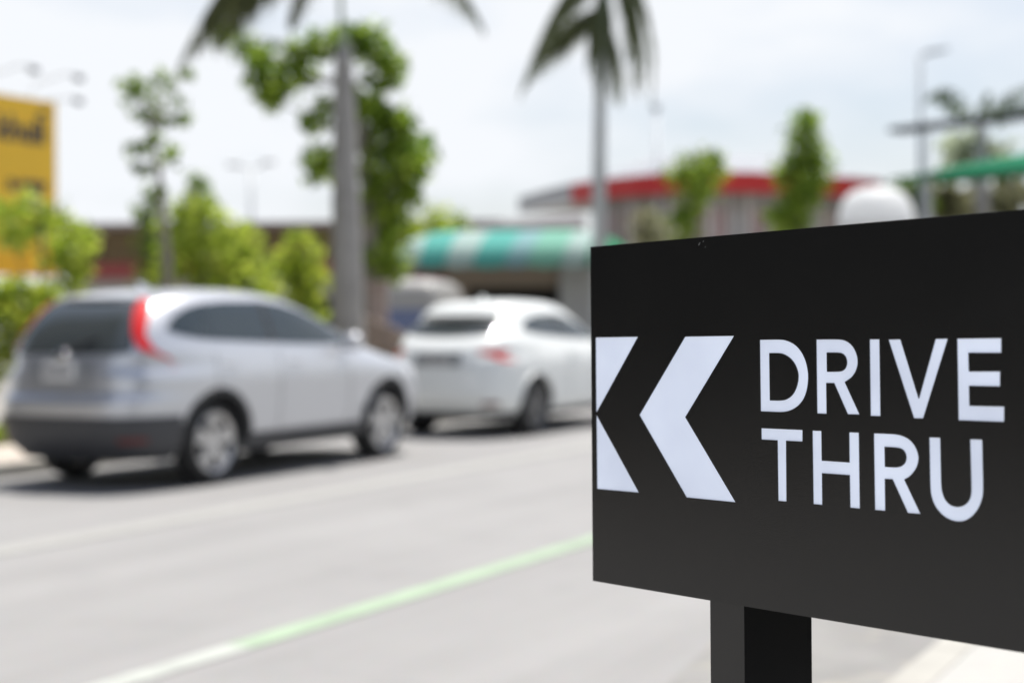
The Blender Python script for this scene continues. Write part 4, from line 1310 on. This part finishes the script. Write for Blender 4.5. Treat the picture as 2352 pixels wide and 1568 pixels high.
mb.add(v, f).build('cloth', M_cloth, cn, smooth=True)
for sx in (-1, 1):
    for sy in (-1, 1):
        MB().tube([(sx * rad * .68, sy * rad * .68, 0), (sx * rad * .68, sy * rad * .68, zc + .05)], .03).build('leg', M_steel, cn)

M_beam = mat('dark_roof_beam', (0.012, 0.012, 0.016), 0.9, spec=.1)
Z = 56.0
q = at(2040, 299, Z)
dirA = Vector((.62, -.785, 0)).normalized()
sh = thing('beam_shelter', (q.x, q.y, 0), 'slim dark roof beam of an open shelter at the right edge', 'shelter', None, math.atan2(dirA.y, dirA.x))
MB().box((0, 0, q.z - .08), (6.6, .9, q.z + .09)).build('roof_beam', M_beam, sh, bevel=.02)
for x in (1.3, 6.3):
    MB().box((x, .4, .0), (x + .07, .47, q.z - .082)).build('post', M_pole, sh)

M_gc = mat('green_canopy_sheet', (0.006, 0.15, 0.03), 0.9, spec=.1, var=.1, vscale=2)
M_gc2 = mat('teal_green_canopy_sheet', (0.01, 0.14, 0.07), 0.9, spec=.1, var=.1, vscale=2)
Z = 57.0
q = at(2042, 412, Z)
gc = thing('green_canopy', (q.x, q.y, 0), 'green hipped canopy on grey posts at the right edge', 'canopy', None, math.atan2(dirA.y, dirA.x))
zl = q.z
v = [(0, 0, zl), (6.6, 0, zl), (6.6, 3.4, zl), (0, 3.4, zl), (5.9, 1.7, zl + .78), (6.6, 1.7, zl + .80)]
MB().add(v, [(0, 1, 5, 4), (1, 2, 5), (2, 3, 4, 5), (3, 0, 4), (3, 2, 1, 0)]).build('canopy_roof', M_gc2, gc)
MB().add([(-.03, -.03, zl - .07), (2.2, -.03, zl - .07), (2.2, -.03, zl + .12), (0, -.03, zl + .03), (-.03, 0.0, zl - .07), (2.2, .0, zl - .07), (2.2, 0.0, zl + .12), (0, 0.0, zl + .03)],
         [(0, 1, 2, 3), (7, 6, 5, 4), (0, 4, 5, 1), (1, 5, 6, 2), (2, 6, 7, 3), (3, 7, 4, 0)]).build('valance', M_gc, gc)
for x in (1.5, 6.2):
    MB().tube([(x, .3, .0), (x, .3, zl - .005)], .13, 10).build('post', M_col, gc)

M_lamp = mat('blue_grey_lamp_paint', (0.30, 0.33, 0.36), 0.6)
Z = 60.0
q = at(2113, 128, Z)
l2 = thing('street_lamp', (q.x, q.y, 0), 'tall thin single-headed lamp post above the green canopy', 'street lamp')
MB().tube([(0, 0, 0), (0, 0, q.z)], [.12, .085], 12).build('pole', M_lamp, l2, smooth=True)
arm = MB().tube([(0, 0, q.z - .03), (.36, 0, q.z + .07)], .05, 8).build('arm', M_lamp, l2)
MB().add([(.15, -.21, q.z), (1.07, -.19, q.z + .17), (1.07, .19, q.z + .17), (.15, .21, q.z), (.17, -.19, q.z + .13), (1.03, -.14, q.z + .28), (1.03, .14, q.z + .28), (.17, .19, q.z + .13)],
         [(0, 3, 2, 1), (4, 5, 6, 7), (0, 1, 5, 4), (1, 2, 6, 5), (2, 3, 7, 6), (3, 0, 4, 7)]).build('lamp_head', M_steel, l2)

# long-leaved greenery below and behind the green canopy
def blades(name, px0, Z, spots, m, label, L=1.35):
    b0 = ground_at(px0, Z, .0)
    root = thing(name, b0, label, 'plant')
    st_ = MB().tube([b0, at(px0, spots[0][1] + 20, Z)], [.12, .09], 8)
    mb = MB()
    for px, py, n in spots:
        c = at(px, py, Z)
        for i in range(n):
            a = random.uniform(0, 6.283)
            el = random.uniform(-.9, .9)
            d = Vector((math.cos(a) * math.cos(el), math.sin(a) * math.cos(el), math.sin(el)))
            e = c + d * L * random.uniform(.5, 1)
            e.z -= L * random.uniform(.2, .7)
            mid = c + d * L * .45
            x = d.cross(Vector((0, 0, 1))).normalized() * .08
            mb.add([c - x * .4, c + x * .4, mid + x, e, mid - x], [(0, 1, 2, 3, 4)])
    st_.build('stem', M_bark, root, off=b0)
    mb.build('leaves', m, root, off=b0)
blades('leafy_plant', 2105, 61, [(2095, 430, 30), (2080, 450, 26), (2120, 465, 30)], M_leaf_mid, 'green leafy plant under the left end of the green canopy')
blades('leafy_plant', 2180, 61, [(2165, 440, 40), (2195, 450, 40), (2180, 470, 40)], M_leaf_dry, 'drooping olive plant under the middle of the green canopy')
blades('leafy_plant', 2300, 61, [(2275, 450, 30), (2320, 420, 26), (2300, 460, 30), (2345, 450, 26)], M_leaf_dry, 'drooping olive plant under the canopy at the frame edge')
blades('leafy_plant', 2230, 63, [(2215, 320, 16), (2250, 330, 22), (2190, 340, 14), (2290, 350, 16)], leaf_mat('pale_frond_leaves', (.34, .40, .28), (.55, .60, .45), .65), 'pale dry fronds between the dark beam and the green canopy', 1.5)

# ------------------------------------------------------------------ brown planter and pillar between the two cars
M_stone = mat('brown_stone', (0.28, 0.22, 0.185), 0.9, var=.2, vscale=5, bump=.6, bscale=12)
M_pillar = mat('pinkish_pillar', (0.40, 0.315, 0.28), 0.85, var=.1, vscale=4, bump=.3, bscale=20)
Z = 25.0
q = at(868, 645, Z)
pg = thing('gate_pillar', (q.x, Z, 0), 'pinkish rendered pillar right of the thick palm trunk', 'pillar')
MB().prism([(-.15, -.15), (.15, -.15), (.15, .15), (-.15, .15)], 0, q.z - .12).build('shaft', M_pillar, pg, bevel=.03)
MB().prism([(-.19, -.19), (.19, -.19), (.19, .19), (-.19, .19)], q.z - .117, q.z).build('cap', M_pillar, pg, bevel=.03)
Z = 23.5
pb = thing('stone_planter', (at(790, 720, Z).x, Z, 0), 'rough brown stone planter between the silver SUV and white hatchback', 'planter')
w_, h_ = 150 * Z / F, at(820, 716, Z).z
v, f = [], []
n = 18
for i in range(n + 1):
    x = i / n * w_
    top = h_ - .42 * (i / n) ** 1.6 + random.uniform(-.03, .03)
    for y, z in ((-.02, 0), (0.02 + random.uniform(-.04, .04), top * .6), (.08, top), (.5, top + random.uniform(-.03, .03)), (.55, 0)):
        v.append((x, y, z))
f = [(i * 5 + k_, (i + 1) * 5 + k_, (i + 1) * 5 + k_ + 1, i * 5 + k_ + 1) for i in range(n) for k_ in range(4)] + [(0, 1, 2, 3, 4), tuple(n * 5 + k_ for k_ in range(4, -1, -1))]
MB().add(v, f).build('stone_wall', M_stone, pb)

# ------------------------------------------------------------------ unseen dark blocks added to darken reflections in sign and post
M_block = mat('dark_block_grey', (0.022, 0.022, 0.022), 0.6, var=.1, vscale=1)
M_block_glass = mat('block_glass', (0.012, 0.014, 0.015), 0.05)
def dark_block(name, loc, rz, label, cat, length, depth, height, bays, eave):
    """local -y is the front; x runs along the frontage"""
    b = thing(name, loc, label, cat, None, rz)
    MB().box((0, 0, 0), (length, depth, .6)).build('plinth', M_block, b)
    MB().box((0, 0, 2.9), (length, depth, height)).build('wall', M_block, b)
    w = length / bays
    for k in range(bays):
        MB().box((k * w + .07, .08, .602), ((k + 1) * w - .07, .14, 2.898)).build('window', M_block_glass, b)
        MB().box((k * w - .06 + (.07 if k == 0 else 0), 0, .602), (k * w + .06, .2, 2.898)).build('mullion', M_block, b)
    MB().box((.1, 1.2, .602), (length - .1, 1.4, 2.898)).build('inner_wall', M_block, b)
    MB().box((-.5, -eave, height + .002), (length + .5, depth + .4, height + .3)).build('roof', M_block, b)
    return b
dark_block('added_block_right', (3.3, 3.0, .1), RAD(-90), 'unseen dark grey block added beside the pavement to darken the post', 'building', 14, 8, 4.4, 6, 1.0)  # added out of view so the post's right face reflects something dark
q = road(13.2, -14, .1)
dark_block('added_block_across', q, HEAD, 'unseen tall dark block added across the road to darken the sign', 'building', 22, 9, 8.5, 9, .8)  # added out of view to give the sign's upper face a dark reflection
